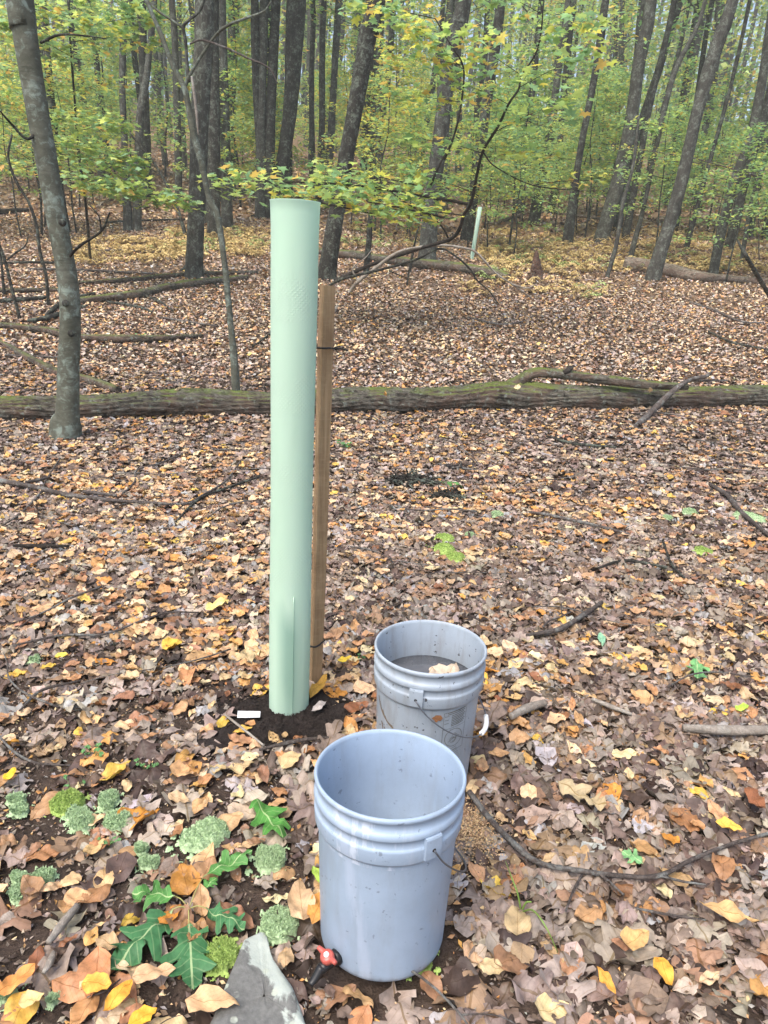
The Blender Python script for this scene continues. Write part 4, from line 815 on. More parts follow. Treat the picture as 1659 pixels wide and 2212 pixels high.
seedling(232, 1835, 22, LG, 'green seedling beside a brown leaf below the moss cluster', 5); seedling(775, 1435, 14, LG*.8, 'tiny green seedling between the stake and the speckled bucket', 4); seedling(735, 968, 20, LG*.8, 'low green seedling beside the stake in the middle distance', 8); seedling(310, 735, 14, LG*1.3, 'small lime seedling in front of the long fallen pole', 5)
a = Acc(); c = gnd(1022, 1815); n = 1600; q = RNG.normal(0, 1, (n, 3))*[.035, .05, 0]+[c[0], c[1], hgt(c[0], c[1])+.02]; q[:, 2] += RNG.uniform(0, .01, n)
leaves(a, T_BIT[0], q, RNG.uniform(.003, .008, n), pick(np.array([srgb(200, 170, 130), srgb(180, 150, 112)]), np.array([.5, .5]), n), RNG.normal(0, 1, n), RNG.normal(0, 1, n), RNG.uniform(0, 1, n)); tag(a.obj('wood_crumbs', LITTERFAR), 'tan crumbled rotten wood on the ground right of the nearest bucket', None, None, 'stuff')
# ---------------------------------------------------------------- foliage helpers
def maple_tpl():
    an = [0, 14, 34, 52, 74, 96, 128, 150, 180]; rd = [1.0, .62, .5, .86, .46, .66, .36, .42, .12]
    pts = [(r*math.cos(L(t)), r*math.sin(L(t))) for t, r in zip(an, rd)]; pts = pts+[(x, -y) for x, y in pts[1:-1][::-1]]
    V = [(0, 0, 0)]+[(x*.6, y*.62, -.10*(x*x+y*y)) for x, y in pts]; n = len(pts); F = [(0, i+1, (i+1) % n+1) for i in range(n)]
    return np.array(V, float), np.array(F), np.zeros((len(V), 3))
def beech_tpl():
    pts = [(-.5, 0), (-.25, .2), (.05, .27), (.3, .17), (.55, 0), (.3, -.17), (.05, -.27), (-.25, -.2)]
    V = [(0, 0, .04)]+[(x, y, 0) for x, y in pts]; F = [(0, i+1, (i+1) % 8+1) for i in range(8)]; return np.array(V, float), np.array(F), np.zeros((9, 3))
def quad_tpl(): return np.array([(-.5, 0, 0), (0, .3, .05), (.55, 0, 0), (0, -.3, .05)], float), np.array([(0, 1, 2, 3)]), np.zeros((4, 3))
T_MAPLE, T_BEECH, T_QUAD = maple_tpl(), beech_tpl(), quad_tpl()
GREENS = np.array([[.29, .42, .17], [.40, .52, .20], [.22, .36, .18], [.52, .62, .22], [.27, .44, .26]]); YEL = np.array([[.62, .60, .16], [.72, .60, .15], [.52, .56, .14], [.62, .42, .14]])
def ftint(n, yellow, rng=RNG):
    k = rng.uniform(0, 1, n) < yellow; g = GREENS[rng.integers(0, 5, n)]; y = YEL[rng.integers(0, 4, n)]
    return np.clip(np.where(k[:, None], y, g)*rng.uniform(.85, 1.4, (n, 1)), 0, .8)
def put_leaves(a, tpl, pos, size, tint, rng=RNG, tilt=.42):
    n = len(pos)
    if tpl is T_MAPLE or tpl is T_BEECH or tpl is T_QUAD:
        V = tpl[0].copy(); leaves(a, (V, tpl[1], tpl[2]), pos, size, tint, rng.normal(-.5, .5, n), rng.normal(.3, .4, n), np.abs(rng.normal(0, tilt, n)), crink=0.0, rng=rng)
def spray(a, wood, p0, p1, width, n, size, yellow, tpl, rng=RNG, droop=.15, thick=.05):
    """a flat leafy branch from p0 to p1: twigs fan out, leaves lie nearly level along them"""
    p0, p1 = np.array(p0, float), np.array(p1, float); d = p1-p0; ln = np.linalg.norm(d); sd_ = np.cross(d/ln, [0, 0, 1.0]); sd_ /= np.linalg.norm(sd_)+1e-9
    if wood is not None: add_tube(wood, [p0, p0+d*.5+[0, 0, .03*ln], p1], [max(.004, ln*.006), max(.003, ln*.004), .0015], 5, 8, cap=False)
    nt_ = max(4, int(ln/max(width, .2)*5)); pos = []
    for i in range(nt_):
        u = .12+.88*i/(nt_-1)+rng.uniform(-.03, .03); s = (-1)**i; L2 = width*.5*math.sin(math.pi*min(.97, .2+.75*u))**.6*rng.uniform(.7, 1.15)
        q0 = p0+d*u+[0, 0, .03*ln*4*u*(1-u)]; q1 = q0+sd_*s*L2+d/ln*L2*.55+[0, 0, -droop*L2+rng.normal(0, .04*L2)]
        if wood is not None and size > .07: add_tube(wood, [q0, (q0+q1)/2+[0, 0, .02*L2], q1], [.003, .002, .001], 4, 5, cap=False)
        m = max(2, n//nt_); k = rng.uniform(0, 1, m)[:, None]; pos.append(q0+(q1-q0)*k**.8+rng.normal(0, 1, (m, 3))*[size*.6, size*.6, thick*size/.1])
    pos = np.concatenate(pos); m = len(pos); put_leaves(a, tpl, pos, rng.uniform(.65, 1.2, m)*size, ftint(m, yellow, rng), rng)
# ---------------------------------------------------------------- trees from pixels
def tree(pts, mat, label, name='tree', cat='tree', yext=14, segs=16, basepy=None, leanY=0.0, flare=1.35, rough=.03, knots=.01, rings=None, crown=None, branches=(), Ybase=None, ext=True, ridge=0.0, seed=None):
    """pts (px, py, width px) from the base up; the whole trunk stands at the distance of its base"""
    b = gnd(pts[0][0], pts[0][1]) if Ybase is None else at(pts[0][0], pts[0][1], Ybase); C = []; r = []
    for i, (px, py, wd) in enumerate(pts):
        Y0 = b[1]+leanY*i/len(pts); p = at(px, py, Y0); C.append(p); r.append(wd/2*depth(p)/FPX)
    C[0] = b-np.array([0, 0, .12]); r[0] *= flare
    if flare > 1.05: C.insert(1, b+(C[1]-b)*min(.5, .28/max(.28, np.linalg.norm(C[1]-b)))); r.insert(1, r[0]/flare*1.04)
    if ext:
        d = (C[-1]-C[-2])/np.linalg.norm(C[-1]-C[-2]); d = d*.6+np.array([0, 0, .4]); h0 = C[-1][2]-b[2]; e = max(3.0, yext-h0)
        for k in (.5, 1): C.append(C[-1]+d*e*.5); r.append(r[-1]*.55)
    t = thing(name, b, label, cat); a = Acc(); add_tube(a, C, r, segs, rings or 7*len(C), rough=rough, knots=knots, ridge=ridge, seed=seed if seed is not None else int(abs(pts[0][0]))); a.obj('trunk', mat, t)
    for bp in branches:
        bm = bp[0]; P = [at(x, y, b[1]+leanY*.5+dy) for x, y, wd, dy in bp[1]]; a = Acc(); add_tube(a, P, [wd/2*depth(P[0])/FPX for x, y, wd, dy in bp[1]], 8, 7*len(P), rough=.04, knots=.03); a.obj('branch', bm, t)
    if crown is not None and ext:
        a = Acc(); rg = np.random.default_rng(int(abs(pts[0][0]*7))); c = C[-2]; m = crown
        for _ in range(16):
            an = rg.uniform(0, 6.28); ln = rg.uniform(1.2, 3.0); z = rg.uniform(-2, 3.5); q = c+[0, 0, z]; spray(a, None, q, q+[math.cos(an)*ln, math.sin(an)*ln, rg.uniform(-.2, .6)], 1.6, m//16, .17, .25, T_QUAD, rg)
        a.obj('crown', FOLI, t)
    return t, C
t1_, C1 = tree([(138, 946, 60), (146, 890, 48), (148, 800, 45), (150, 640, 43), (122, 470, 41), (97, 330, 44), (66, 150, 48), (44, 0, 54), (30, -120, 56)], BARK_SMOOTH, 'smooth grey barked tree standing in front of the mossy log at left', segs=48, rings=120, flare=1.12, rough=.02, knots=.006, crown=700,
    branches=[(BARK_DARK, [(144, 562, 7, 0), (171, 532, 6, -.1), (219, 499, 5, -.15), (237, 459, 3, -.2)]), (BARK_DARK, [(219, 499, 4, -.15), (213, 466, 3, -.2), (190, 440, 2, -.25)]), (BARK_DARK, [(92, 270, 7, 0), (60, 300, 6, -.1), (25, 268, 5, -.2), (0, 240, 3, -.3)]), (BARK_DARK, [(88, 92, 6, 0), (130, 75, 5, -.2), (190, 78, 3, -.3), (230, 84, 2, -.3)])])
Y1 = C1[0][1]
# knots on the smooth tree
for x, y in ((140, 655), (152, 720), (133, 480)):
    a = Acc(); p = at(x, y, Y1-.13); lathe(a, [(0, .004), (.010, .0035), (.018, -.001), (.024, -.008), (.027, -.02)], p, np.array([.1, -1, .15]), 14); a.obj('knot', BARK_DARK, t1_)
# slim leaning forked tree
tree([(511, 852, 17), (505, 768, 15), (495, 668, 13), (485, 568, 13), (470, 467, 13), (452, 430, 12), (434, 346, 14), (419, 292, 14), (405, 219, 13), (397, 186, 13), (375, 146, 11), (350, 80, 10), (321, 11, 9), (300, -60, 8)], BARK_SMOOTH, 'slim leaning forked tree rising from behind the big mossy log', segs=20, rings=110, rough=.05, knots=.03, flare=1.15, yext=6,
    branches=[(BARK_SMOOTH, [(399, 186, 9, 0), (419, 146, 7, 0), (463, 80, 6, 0), (492, 55, 6, -.1), (529, 40, 5, -.1), (569, 25, 4, -.1), (586, 3, 3, -.1)]), (BARK_GREY, [(408, 176, 9, 0), (405, 150, 8, .02), (401, 91, 7, .02), (396, 58, 7, 0), (408, 44, 6, 0), (430, 25, 6, 0), (443, -5, 5, 0)]), (BARK_SMOOTH, [(396, 60, 6, 0), (365, 40, 5, 0), (339, 22, 5, 0), (320, 2, 4, 0)]), (BARK_TWIG, [(410, 95, 4, 0), (437, 87, 4, 0), (485, 102, 4, -.1), (532, 124, 4, -.1), (580, 146, 3, -.2), (600, 180, 2, -.2)]), (BARK_PALE, [(414, 165, 5, -.04), (419, 200, 6, -.06), (424, 240, 6, -.06), (428, 290, 3, -.06)])])
TREES = [
 ([(419, 602, 36), (426, 419, 35), (434, 200, 38), (443, 0, 41)], BARK_GREY, 'stout grey trunk just left of the tall tube with rough pale streaks', 26),
 ([(462, 515, 27), (462, 300, 28), (460, 100, 26), (460, 0, 25)], BARK_DARK, 'dark trunk directly behind the stout grey trunk', 18),
 ([(600, 468, 34), (608, 380, 28), (628, 219, 29), (640, 0, 42)], BARK_DARK, 'thick dark trunk rising behind the top of the tall tube', 20),
 ([(704, 603, 36), (728, 456, 32), (746, 350, 32), (770, 219, 34), (795, 73, 37), (812, 0, 38)], BARK_DARK, 'dark leaning trunk with lichen spots right behind the stake', 24),
 ([(921, 565, 36), (934, 419, 31), (950, 310, 33), (967, 164, 33), (989, 55, 33), (1002, 0, 32)], BARK_GREY, 'grey lichen covered trunk behind the olive mossy log', 22),
 ([(1007, 520, 26), (1020, 437, 24), (1040, 300, 22), (1070, 100, 22), (1082, 0, 20)], BARK_DARK, 'dark trunk just left of the distant green tube', 14),
 ([(142, 500, 19), (128, 400, 17), (118, 292, 16), (100, 100, 15), (92, 0, 15)], BARK_DARK, 'dark trunk partly hidden behind the smooth grey tree', 12),
 ([(60, 345, 15), (55, 292, 15), (50, 150, 14), (46, 0, 13)], BARK_DARK, 'small dark trunk high on the slope at far left', 10),
 ([(277, 498, 19), (270, 328, 14), (264, 182, 14), (268, 55, 14), (268, 0, 13)], BARK_GREY, 'left one of the two close slim grey trunks', 12),
 ([(295, 498, 19), (299, 364, 17), (303, 255, 18), (319, 146, 14), (330, 36, 13), (334, 0, 12)], BARK_GREY, 'right one of the two close slim grey trunks, bending right', 12),
 ([(195, 380, 13), (191, 310, 13), (175, 182, 15), (157, 91, 13), (151, 0, 12)], BARK_DARK, 'slim dark trunk leaning left above the leafy left branch', 10),
 ([(220, 392, 16), (215, 290, 14), (210, 146, 12), (193, 0, 11)], BARK_GREY, 'slim grey trunk right of the one leaning left', 10),
 ([(386, 437, 15), (383, 255, 15), (377, 73, 14), (371, 0, 13)], BARK_GREY, 'slim grey trunk left of the stout grey trunk', 12),
 ([(501, 432, 19), (499, 255, 19), (505, 109, 17), (510, 0, 16)], BARK_GREY, 'grey trunk between the stout trunk and the tube top', 12),
 ([(575, 468, 21), (563, 328, 19), (554, 182, 18), (550, 0, 18)], BARK_DARK, 'straight dark trunk at the left edge of the tube top', 14),
 ([(592, 430, 14), (583, 250, 13), (578, 73, 13), (578, 0, 12)], BARK_DARK, 'slim dark trunk squeezed between two darker trunks above the tube', 10),
 ([(672, 360, 13), (671, 219, 12), (670, 0, 11)], BARK_GREY, 'thin straight grey trunk above the right corner of the tube top', 10),
 ([(704, 370, 15), (697, 219, 13), (695, 0, 12)], BARK_GREY, 'thin grey trunk behind the stake, second from the leaning dark one', 10),
 ([(717, 330, 20), (719, 226, 18), (733, 109, 17), (740, 0, 16)], BARK_GREY, 'pale grey trunk touching the left side of the leaning dark trunk', 12),
 ([(783, 400, 16), (795, 219, 16), (810, 73, 17), (824, 0, 18)], BARK_DARK, 'dark trunk just right of the leaning lichen spotted trunk', 12),
 ([(808, 410, 14), (821, 292, 14), (832, 200, 15), (843, 109, 14), (850, 0, 13)], BARK_GREY, 'slim crooked grey trunk in the middle of the wood', 12),
 ([(905, 380, 14), (914, 310, 13), (930, 219, 13), (941, 146, 13), (960, 55, 12), (975, 0, 12)], BARK_DARK, 'slim dark trunk just left of the grey lichen covered trunk', 10),
 ([(1152, 484, 25), (1170, 383, 22), (1189, 292, 20), (1202, 182, 15), (1228, 0, 14)], BARK_GREY, 'grey trunk right of the distant green tube', 14),
 ([(1188, 465, 16), (1205, 365, 14), (1218, 200, 13), (1240, 0, 12)], BARK_DARK, 'slim dark trunk close behind the grey one right of the distant tube', 10),
 ([(1225, 530, 22), (1247, 365, 15), (1267, 255, 14), (1291, 128, 16), (1308, 0, 16)], BARK_DARK, 'dark slim trunk standing in the yellow ferns', 14),
 ([(1296, 524, 30), (1338, 383, 30), (1364, 255, 26), (1382, 128, 26), (1399, 55, 25), (1406, 0, 24)], BARK_GREY, 'broad grey trunk leaning right in the ferns', 22),
 ([(1332, 500, 18), (1355, 385, 16), (1382, 273, 16), (1419, 164, 16), (1451, 55, 15), (1470, 0, 14)], BARK_DARK, 'dark trunk leaning right behind the broad grey one', 12),
 ([(1309, 600, 9), (1331, 529, 9), (1346, 437, 8), (1367, 360, 7), (1380, 250, 5)], BARK_GREY, 'crooked thin sapling just left of the bare brown log', 8),
 ([(1360, 562, 12), (1393, 437, 9), (1419, 310, 11), (1455, 164, 11), (1502, 66, 9), (1524, 0, 9)], BARK_GREY, 'thin grey tree behind the broken end of the bare brown log', 10),
 ([(1408, 606, 30), (1440, 503, 26), (1470, 401, 26), (1499, 273, 25), (1528, 164, 27), (1557, 73, 27), (1583, 0, 24)], BARK_GREY, 'lichen mottled leaning trunk crossing in front of the bare brown log', 24),
 ([(1539, 594, 20), (1564, 474, 20), (1590, 383, 21), (1623, 292, 20), (1648, 164, 19), (1672, 0, 18)], BARK_GREY, 'slanting grey trunk near the right edge behind the log', 16),
 ([(1572, 545, 20), (1615, 365, 20), (1645, 273, 20), (1690, 100, 18)], BARK_DARK, 'dark slanting trunk at the right edge behind the grey one', 14),
 ([(1601, 572, 9), (1623, 437, 9), (1645, 372, 9), (1690, 200, 8)], BARK_GREY, 'thin pale sapling slanting out at the right edge', 8),
 ([(1480, 540, 13), (1500, 470, 10), (1530, 360, 9), (1580, 180, 8), (1620, 0, 8)], BARK_DARK, 'slim dark tree between the mottled trunk and the right edge', 8),
 ([(405, 516, 9), (385, 455, 7), (361, 401, 6), (328, 346, 5), (281, 288, 4)], BARK_DARK, 'thin dark sapling leaning left from the foot of the stout trunk', 6),
 ([(790, 590, 13), (797, 520, 13), (800, 470, 10), (806, 430, 6)], BARK_DARK, 'snapped dark pole standing in the tangle behind the stake', 8),
]
for i, (pts, mt, lb, sg) in enumerate(TREES):
    short = pts[-1][1] > 150
    tree(pts, mt, lb, segs=sg+6, ext=not short, crown=None if short else 500, ridge=.06 if sg > 18 else 0, rings=(14*len(pts)), flare=1.25 if sg > 8 else 1.05, yext=15, knots=.012)
for pts, lb in [([(104, 664, 7), (100, 598, 7), (87, 547, 7), (78, 485, 7), (62, 437, 6), (36, 394, 6), (18, 339, 5), (26, 290, 4)], 'bare dark curved sapling just left of the smooth grey tree'),
    ([(47, 692, 8), (30, 640, 7), (10, 561, 7), (-5, 520, 6), (-20, 470, 5)], 'bare dark sapling at the left edge beside the short grey log'),
    ([(10, 640, 7), (6, 600, 6), (0, 540, 5), (-10, 480, 4)], 'second bare dark sapling cut by the left edge'),
    ([(885, 590, 4), (893, 545, 4), (905, 480, 3), (925, 400, 2)], 'thin bare shoot under the arching branch'),
    ([(877, 620, 4), (888, 560, 4), (902, 500, 3), (912, 460, 2)], 'thin bare shoot in front of its neighbour under the arching branch')]:
    tree(pts, BARK_DARK, lb, name='bare_sapling', cat='sapling', segs=8, ext=False, flare=1.0, rough=.05, knots=.03, branches=[(BARK_DARK, [(15, 562, 4, 0), (35, 545, 4, 0), (55, 530, 3, 0), (62, 505, 2, 0)])] if pts[0][0] == 47 else ())
# stump
p = gnd(1157, 606); t = thing('stump', p, 'rotten snapped stump among the ferns right of the distant tube', 'stump'); s_ = depth(p)/FPX; a = Acc()
add_tube(a, [p-[0, 0, .1], p+[0, 0, 12*s_], p+[-3*s_, 0, 34*s_], p+[-5*s_, 0, 60*s_]], np.array([15, 11, 8, 2.5])*s_, 18, 40, rough=.1, ridge=.25, knots=.05); a.obj('trunk', mat_log('rotten_red_wood', np.array([.07, .04, .03]), np.array([.2, .12, .08]), .1), t)
# arching sapling with its spray of big leaves, and dead branches across it
Yb = gnd(724, 612)[1]; Ya = Yb-1.5
AP = [(724, 607, 9), (789, 577, 8), (842, 558, 8), (896, 540, 8), (930, 530, 7.5), (974, 516, 8), (992, 496, 8), (1002, 465, 7.5), (1018, 437, 7), (1029, 383, 6.5), (1043, 328, 6), (1076, 273, 6), (1098, 226, 5), (1120, 193, 4.5), (1127, 164, 4), (1160, 109, 3.5), (1172, 36, 3), (1163, -10, 2.5)]
Yk = np.linspace(0, 1, len(AP)); PA = [at(x, y, Yb-4.2*min(1, k*1.4)) for (x, y, w_), k in zip(AP, Yk)]
ap = thing('arching_sapling', PA[0], 'dark arching sapling with large yellow green leaves right of the tall tube', 'sapling'); a = Acc(); add_tube(a, PA, [w_/2*depth(p)/FPX for (x, y, w_), p in zip(AP, PA)], 10, 120, knots=.04); a.obj('trunk', BARK_BLACK, ap)
YS = Yb-4.2; wood = Acc(); crown = Acc(); rg = np.random.default_rng(3)
def pxspray(px0, py0, px1, py1, Y0, Y1_, width, n, size, yellow, acc=None, wd=None, tpl=T_MAPLE, rg_=None): spray(acc if acc is not None else crown, wd if wd is not None else wood, at(px0, py0, Y0), at(px1, py1, Y1_), width, n, size, yellow, tpl, rg_ or rg)
def brn(acc, pts, Y, w0): P = [at(x, y, Y+dy) for x, y, dy in pts]; add_tube(acc, P, np.linspace(w0, w0*.4, len(P)), 6, 6*len(P), knots=.04, cap=False)
brn(wood, [(968, 513, .2), (955, 490, 0), (930, 468, 0), (880, 440, 0), (840, 412, 0), (800, 395, 0)], YS, .016); brn(wood, [(840, 470, .1), (760, 452, 0), (700, 440, 0), (640, 425, 0), (580, 412, 0)], YS, .014)
brn(wood, [(960, 345, .3), (981, 292, .1), (996, 226, 0), (1001, 146, 0), (972, 95, 0), (940, 40, 0)], YS, .02); brn(wood, [(1043, 328, 0), (1070, 360, 0), (1150, 400, -.1), (1250, 412, -.1)], YS, .012); brn(wood, [(930, 400, .2), (955, 345, .2), (965, 330, .2)], YS, .022)
for s in [(1010, 440, 480, 392, 0, .3, 1.5, 330, .15, .16), (960, 470, 640, 425, -.4, -.2, 1.2, 230, .15, .22), (900, 400, 700, 372, .4, .6, 1.1, 130, .14, .15), (1030, 420, 880, 372, .2, .3, .9, 110, .14, .2), (1000, 465, 790, 455, -.3, -.3, .8, 90, .14, .45), (1040, 330, 900, 300, 0, .4, .9, 70, .14, .2),
          (1060, 290, 1230, 215, 0, -.3, 1.1, 60, .16, .12), (1120, 190, 1270, 120, 0, -.3, 1.1, 60, .16, .25), (1100, 226, 990, 180, 0, .2, .9, 45, .15, .3), (1130, 165, 1010, 95, 0, 0, 1.2, 75, .16, .28), (1165, 80, 1290, 40, 0, -.2, 1.1, 60, .16, .2), (1000, 150, 900, 60, 0, 0, 1.2, 90, .15, .35), (1170, 30, 1060, -20, 0, 0, 1.2, 70, .16, .2), (1001, 140, 860, 130, 0, .3, 1.0, 70, .13, .4), (990, 220, 860, 210, .2, .4, 1.0, 70, .13, .3), (1050, 340, 1180, 330, .1, .3, 1.0, 70, .14, .35), (940, 40, 780, 20, 0, .4, 1.2, 110, .14, .4), (1150, 400, 1300, 390, 0, .1, .6, 40, .1, .5)]:
    pxspray(s[0], s[1], s[2], s[3], YS+s[4], YS+s[5], s[6], int(s[7]*1.1), s[8]*1.25, s[9])
wood.obj('branches', BARK_BLACK, ap); crown.obj('crown', FOLI, ap)
def dead(pts, mat, label, Y, dy=0, w0=.02, sides=()):
    P = [at(x, y, Y+dy) if i and i < len(pts)-1 else gnd(x, y, .03) for i, (x, y) in enumerate(pts)]; P[0] = gnd(pts[0][0], pts[0][1], .02); P[-1] = gnd(pts[-1][0], pts[-1][1], .02)
    t = thing('dead_branch', P[0], label, 'branch'); a = Acc(); add_tube(a, P, np.linspace(w0, w0*.3, len(P)), 8, 70, rough=.06, knots=.05); a.obj('main_stem', mat, t)
    for s in sides: a = Acc(); Q = [at(x, y, Y+dy) for x, y in s]; add_tube(a, Q, np.linspace(w0*.5, w0*.15, len(Q)), 6, 24, knots=.05); a.obj('side_branch', mat, t)
dead([(722, 672), (748, 640), (774, 608), (814, 577), (852, 549), (889, 537), (952, 530), (1008, 537), (1033, 549), (1071, 590), (1108, 615), (1154, 648)], BARK_PALE, 'bleached dead branch arching over the arching sapling', Yb-1.2, w0=.04, sides=[[(774, 608), (762, 580), (790, 556), (810, 530)], [(1108, 615), (1140, 622), (1160, 612)]])
dead([(700, 628), (730, 606), (790, 590), (840, 578), (900, 560), (950, 537), (986, 555), (1014, 580), (1033, 608), (1058, 630), (1086, 674), (1096, 718)], BARK_DARK, 'dark dead branch curving down onto the leaves right of the stake', Yb-1.4, w0=.03, sides=[[(1058, 630), (1090, 672), (1124, 693)], [(840, 585), (880, 600), (960, 616)], [(1033, 608), (1060, 600)]])
dead([(1668, 648), (1630, 585), (1601, 534), (1590, 514)], BARK_DARK, 'dark dead branch leaning in from the right edge', 12.5, w0=.045)
t_, _ = None, None
# left leafy branches belong to the smooth grey tree's neighbour
ls = thing('leafy_sapling', gnd(195, 560), 'green leaved maple sapling spreading level branches behind the smooth grey tree', 'sapling'); YL = gnd(195, 560)[1]-4; print('Y', Yb, YL, Y1); wood = Acc(); crown = Acc(); rg = np.random.default_rng(8)
a = Acc(); P = [np.array(ls.location)-[0, 0, .1], at(185, 440, YL+1.2), at(170, 330, YL+.8), at(160, 200, YL+.7), at(150, 60, YL+.6), at(150, -80, YL+.6)]; add_tube(a, P, [.03, .026, .022, .018, .014, .01], 8, 40, knots=.03); a.obj('trunk', BARK_DARK, ls)
for s in [(150, 395, 395, 436, 0, .2, 1.0, 420, .135, .1), (140, 385, 300, 410, -.3, -.3, .9, 170, .13, .12), (120, 300, 290, 345, 0, 0, 1.0, 300, .12, .16), (110, 250, 260, 270, .2, 0, 1.0, 260, .12, .14), (110, 330, 300, 375, .2, 0, 1.0, 200, .12, .14), (150, 120, 20, 60, 0, 0, 1.3, 220, .13, .12), (150, 70, 320, 35, 0, .3, 1.4, 260, .13, .14), (150, 40, 60, 10, 0, 0, 1.2, 170, .13, .15), (150, 90, 330, 90, 0, .4, .9, 130, .12, .2), (120, 180, 0, 150, 0, .2, .9, 90, .12, .2), (160, 380, 10, 350, .3, .4, .8, 110, .12, .15), (160, 20, 300, -30, .2, .2, 1.4, 170, .13, .2), (150, 200, 250, 180, .5, .8, 1.0, 90, .11, .25)]:
    pxspray(s[0], s[1], s[2], s[3], YL+s[4], YL+s[5], s[6], int(s[7]*1.1), s[8]*1.3, s[9], crown, wood, T_MAPLE, rg)
wood.obj('branches', BARK_DARK, ls); crown.obj('crown', FOLI, ls)
# thin yellow leaved branch at right
ys_ = thing('yellow_sapling', gnd(1640, 470), 'thin sapling with a level branch of small yellow leaves at right', 'sapling'); Yy = gnd(1640, 560)[1]-2; wood = Acc(); crown = Acc(); rg = np.random.default_rng(9); ys_.location = [float(v) for v in np.array([at(1640, 560, Yy)[0], Yy, hgt(at(1640, 560, Yy)[0], Yy)])]
brn(wood, [(1640, 560, 0), (1638, 470, 0), (1634, 392, 0), (1601, 365, 0), (1546, 350, 0), (1473, 339, 0), (1404, 324, 0)], Yy, .016)
for s in [(1634, 380, 1330, 318, 0, 0, .7, 140, .075, .8), (1600, 365, 1380, 350, 0, .2, .6, 90, .075, .6), (1634, 340, 1680, 310, 0, 0, .6, 60, .075, .8)]: pxspray(s[0], s[1], s[2], s[3], Yy+s[4], Yy+s[5], s[6], s[7], s[8], s[9], crown, wood, T_BEECH, rg)
wood.obj('trunk', BARK_TWIG, ys_); crown.obj('crown', FOLI, ys_)
# ---------------------------------------------------------------- understory saplings and distant trees (variants, copied)
def under_mesh(seed, H, spread, nspray, nleaf, size, yellow, tpl, bottom=.25):
    rg = np.random.default_rng(seed); st = Acc(); cr = Acc(); P = [(0, 0, -.1)]
    x = y = 0
    for k in range(1, 6): x += rg.normal(0, .05*H/3); y += rg.normal(0, .05*H/3); P.append((x, y, H*k/5))
    P = np.array(P); add_tube(st, P, np.linspace(.022, .005, 6)*H/3.2, 6, 20, knots=.03)
    for i in range(nspray):
        u = bottom+(1-bottom)*(i+rg.uniform(0, 1))/nspray; k = u*5; j = min(4, int(k)); q = P[j]*(1-(k-j))+P[j+1]*(k-j); an = i*2.4+rg.uniform(-.5, .5); ln = spread*(1.15-.75*u)*rg.uniform(.6, 1.15)
        spray(cr, st if tpl is not T_QUAD else None, q, q+[math.cos(an)*ln, math.sin(an)*ln, ln*rg.uniform(-.05, .25)], ln*.8, nleaf//nspray, size, yellow, tpl, rg)
    a, b = st.mesh('trunk'), cr.mesh('crown'); a.materials.append(BARK_DARK); b.materials.append(FOLI); return a, b
US_N = [under_mesh(40+i, 3.6+.5*i, 1.8, 17, 1500, .13, yl, T_BEECH, .3) for i, yl in enumerate((.08, .2, .45, .12))]
US_F = [under_mesh(50+i, 4.6+.7*i, 2.4, 22, 2200, .17, yl, T_QUAD, .2) for i, yl in enumerate((.06, .25, .5, .12))]
def tree_mesh(seed, H, r, nleaf, yellow):
    rg = np.random.default_rng(seed); st = Acc(); cr = Acc(); P = [np.array([0, 0, -.4])]
    for k in range(1, 7): P.append(np.array([P[-1][0]+rg.normal(0, .12), P[-1][1]+rg.normal(0, .12), H*k/6]))
    add_tube(st, P, np.array([1.35, 1, .93, .85, .7, .5, .25])*r, 10, 30, rough=.03, knots=.015)
    for i in range(26):
        u = rg.uniform(.38, 1.0); k = u*6; j = min(5, int(k)); q = P[j]*(1-(k-j))+P[j+1]*(k-j); an = rg.uniform(0, 6.28); ln = rg.uniform(1.2, 3.4)*(1.3-.6*u)
        e = q+[math.cos(an)*ln, math.sin(an)*ln, ln*rg.uniform(0, .6)]
        if i % 2: add_tube(st, [q, (q+e)/2+[0, 0, .1], e], [r*.22, r*.14, .01], 5, 5, cap=False)
        spray(cr, None, q, e, ln*.8, nleaf//26, .22, yellow, T_QUAD, rg, thick=.12)
    a, b = st.mesh('trunk'), cr.mesh('crown'); a.materials.append(BARK_GREY if seed % 2 else BARK_DARK); b.materials.append(FOLI); return a, b
BT = [tree_mesh(70+i, 15+i, .12+.012*i, 1500, (.1, .3, .12, .4, .08, .2)[i]) for i in range(6)]
def put(name, meshes, x, y, s, rz, label, cat, group, ln=(0, 0)):
    t = thing(name, (x, y, float(hgt(x, y))), label, cat, group, rz); t.scale = (s, s, s); t.rotation_euler = (ln[0], ln[1], rz)
    for nm, me in zip(('trunk', 'crown'), meshes):
        o = bpy.data.objects.new(nm, me); COL.objects.link(o); o.parent = t
    return t
NSO = []
rg = random.Random(21)
def place(n, y0, y1, fn, xm=.66, avoid=()):
    k = 0
    while k < n:
        y = (y0+1)*((y1+1)/(y0+1))**rg.random()-1; x = rg.uniform(-1, 1)*(y*xm+1.0)
        px = CX+FPX*np.dot(np.array([x, y, float(hgt(x, y))+1.5])-CAM, Rt)/np.dot(np.array([x, y, float(hgt(x, y))+1.5])-CAM, Fw)
        if any(a0 < px < a1 and y < yy for a0, a1, yy in avoid): continue
        fn(x, y, px); k += 1
def near_us(x, y, px):
    right = px > 1050; v = rg.choice((0, 3, 0, 1)) if right else rg.choice((1, 2, 0, 1, 3)); NS.append((px, y, v, len(bpy.data.objects))); NSO.append(put('understory_sapling', US_N[v], x, y, rg.uniform(.8, 1.15), rg.uniform(0, 6.28), 'leafy green and yellow sapling in the understory between the trunks', 'sapling', 'leafy saplings in the understory'))
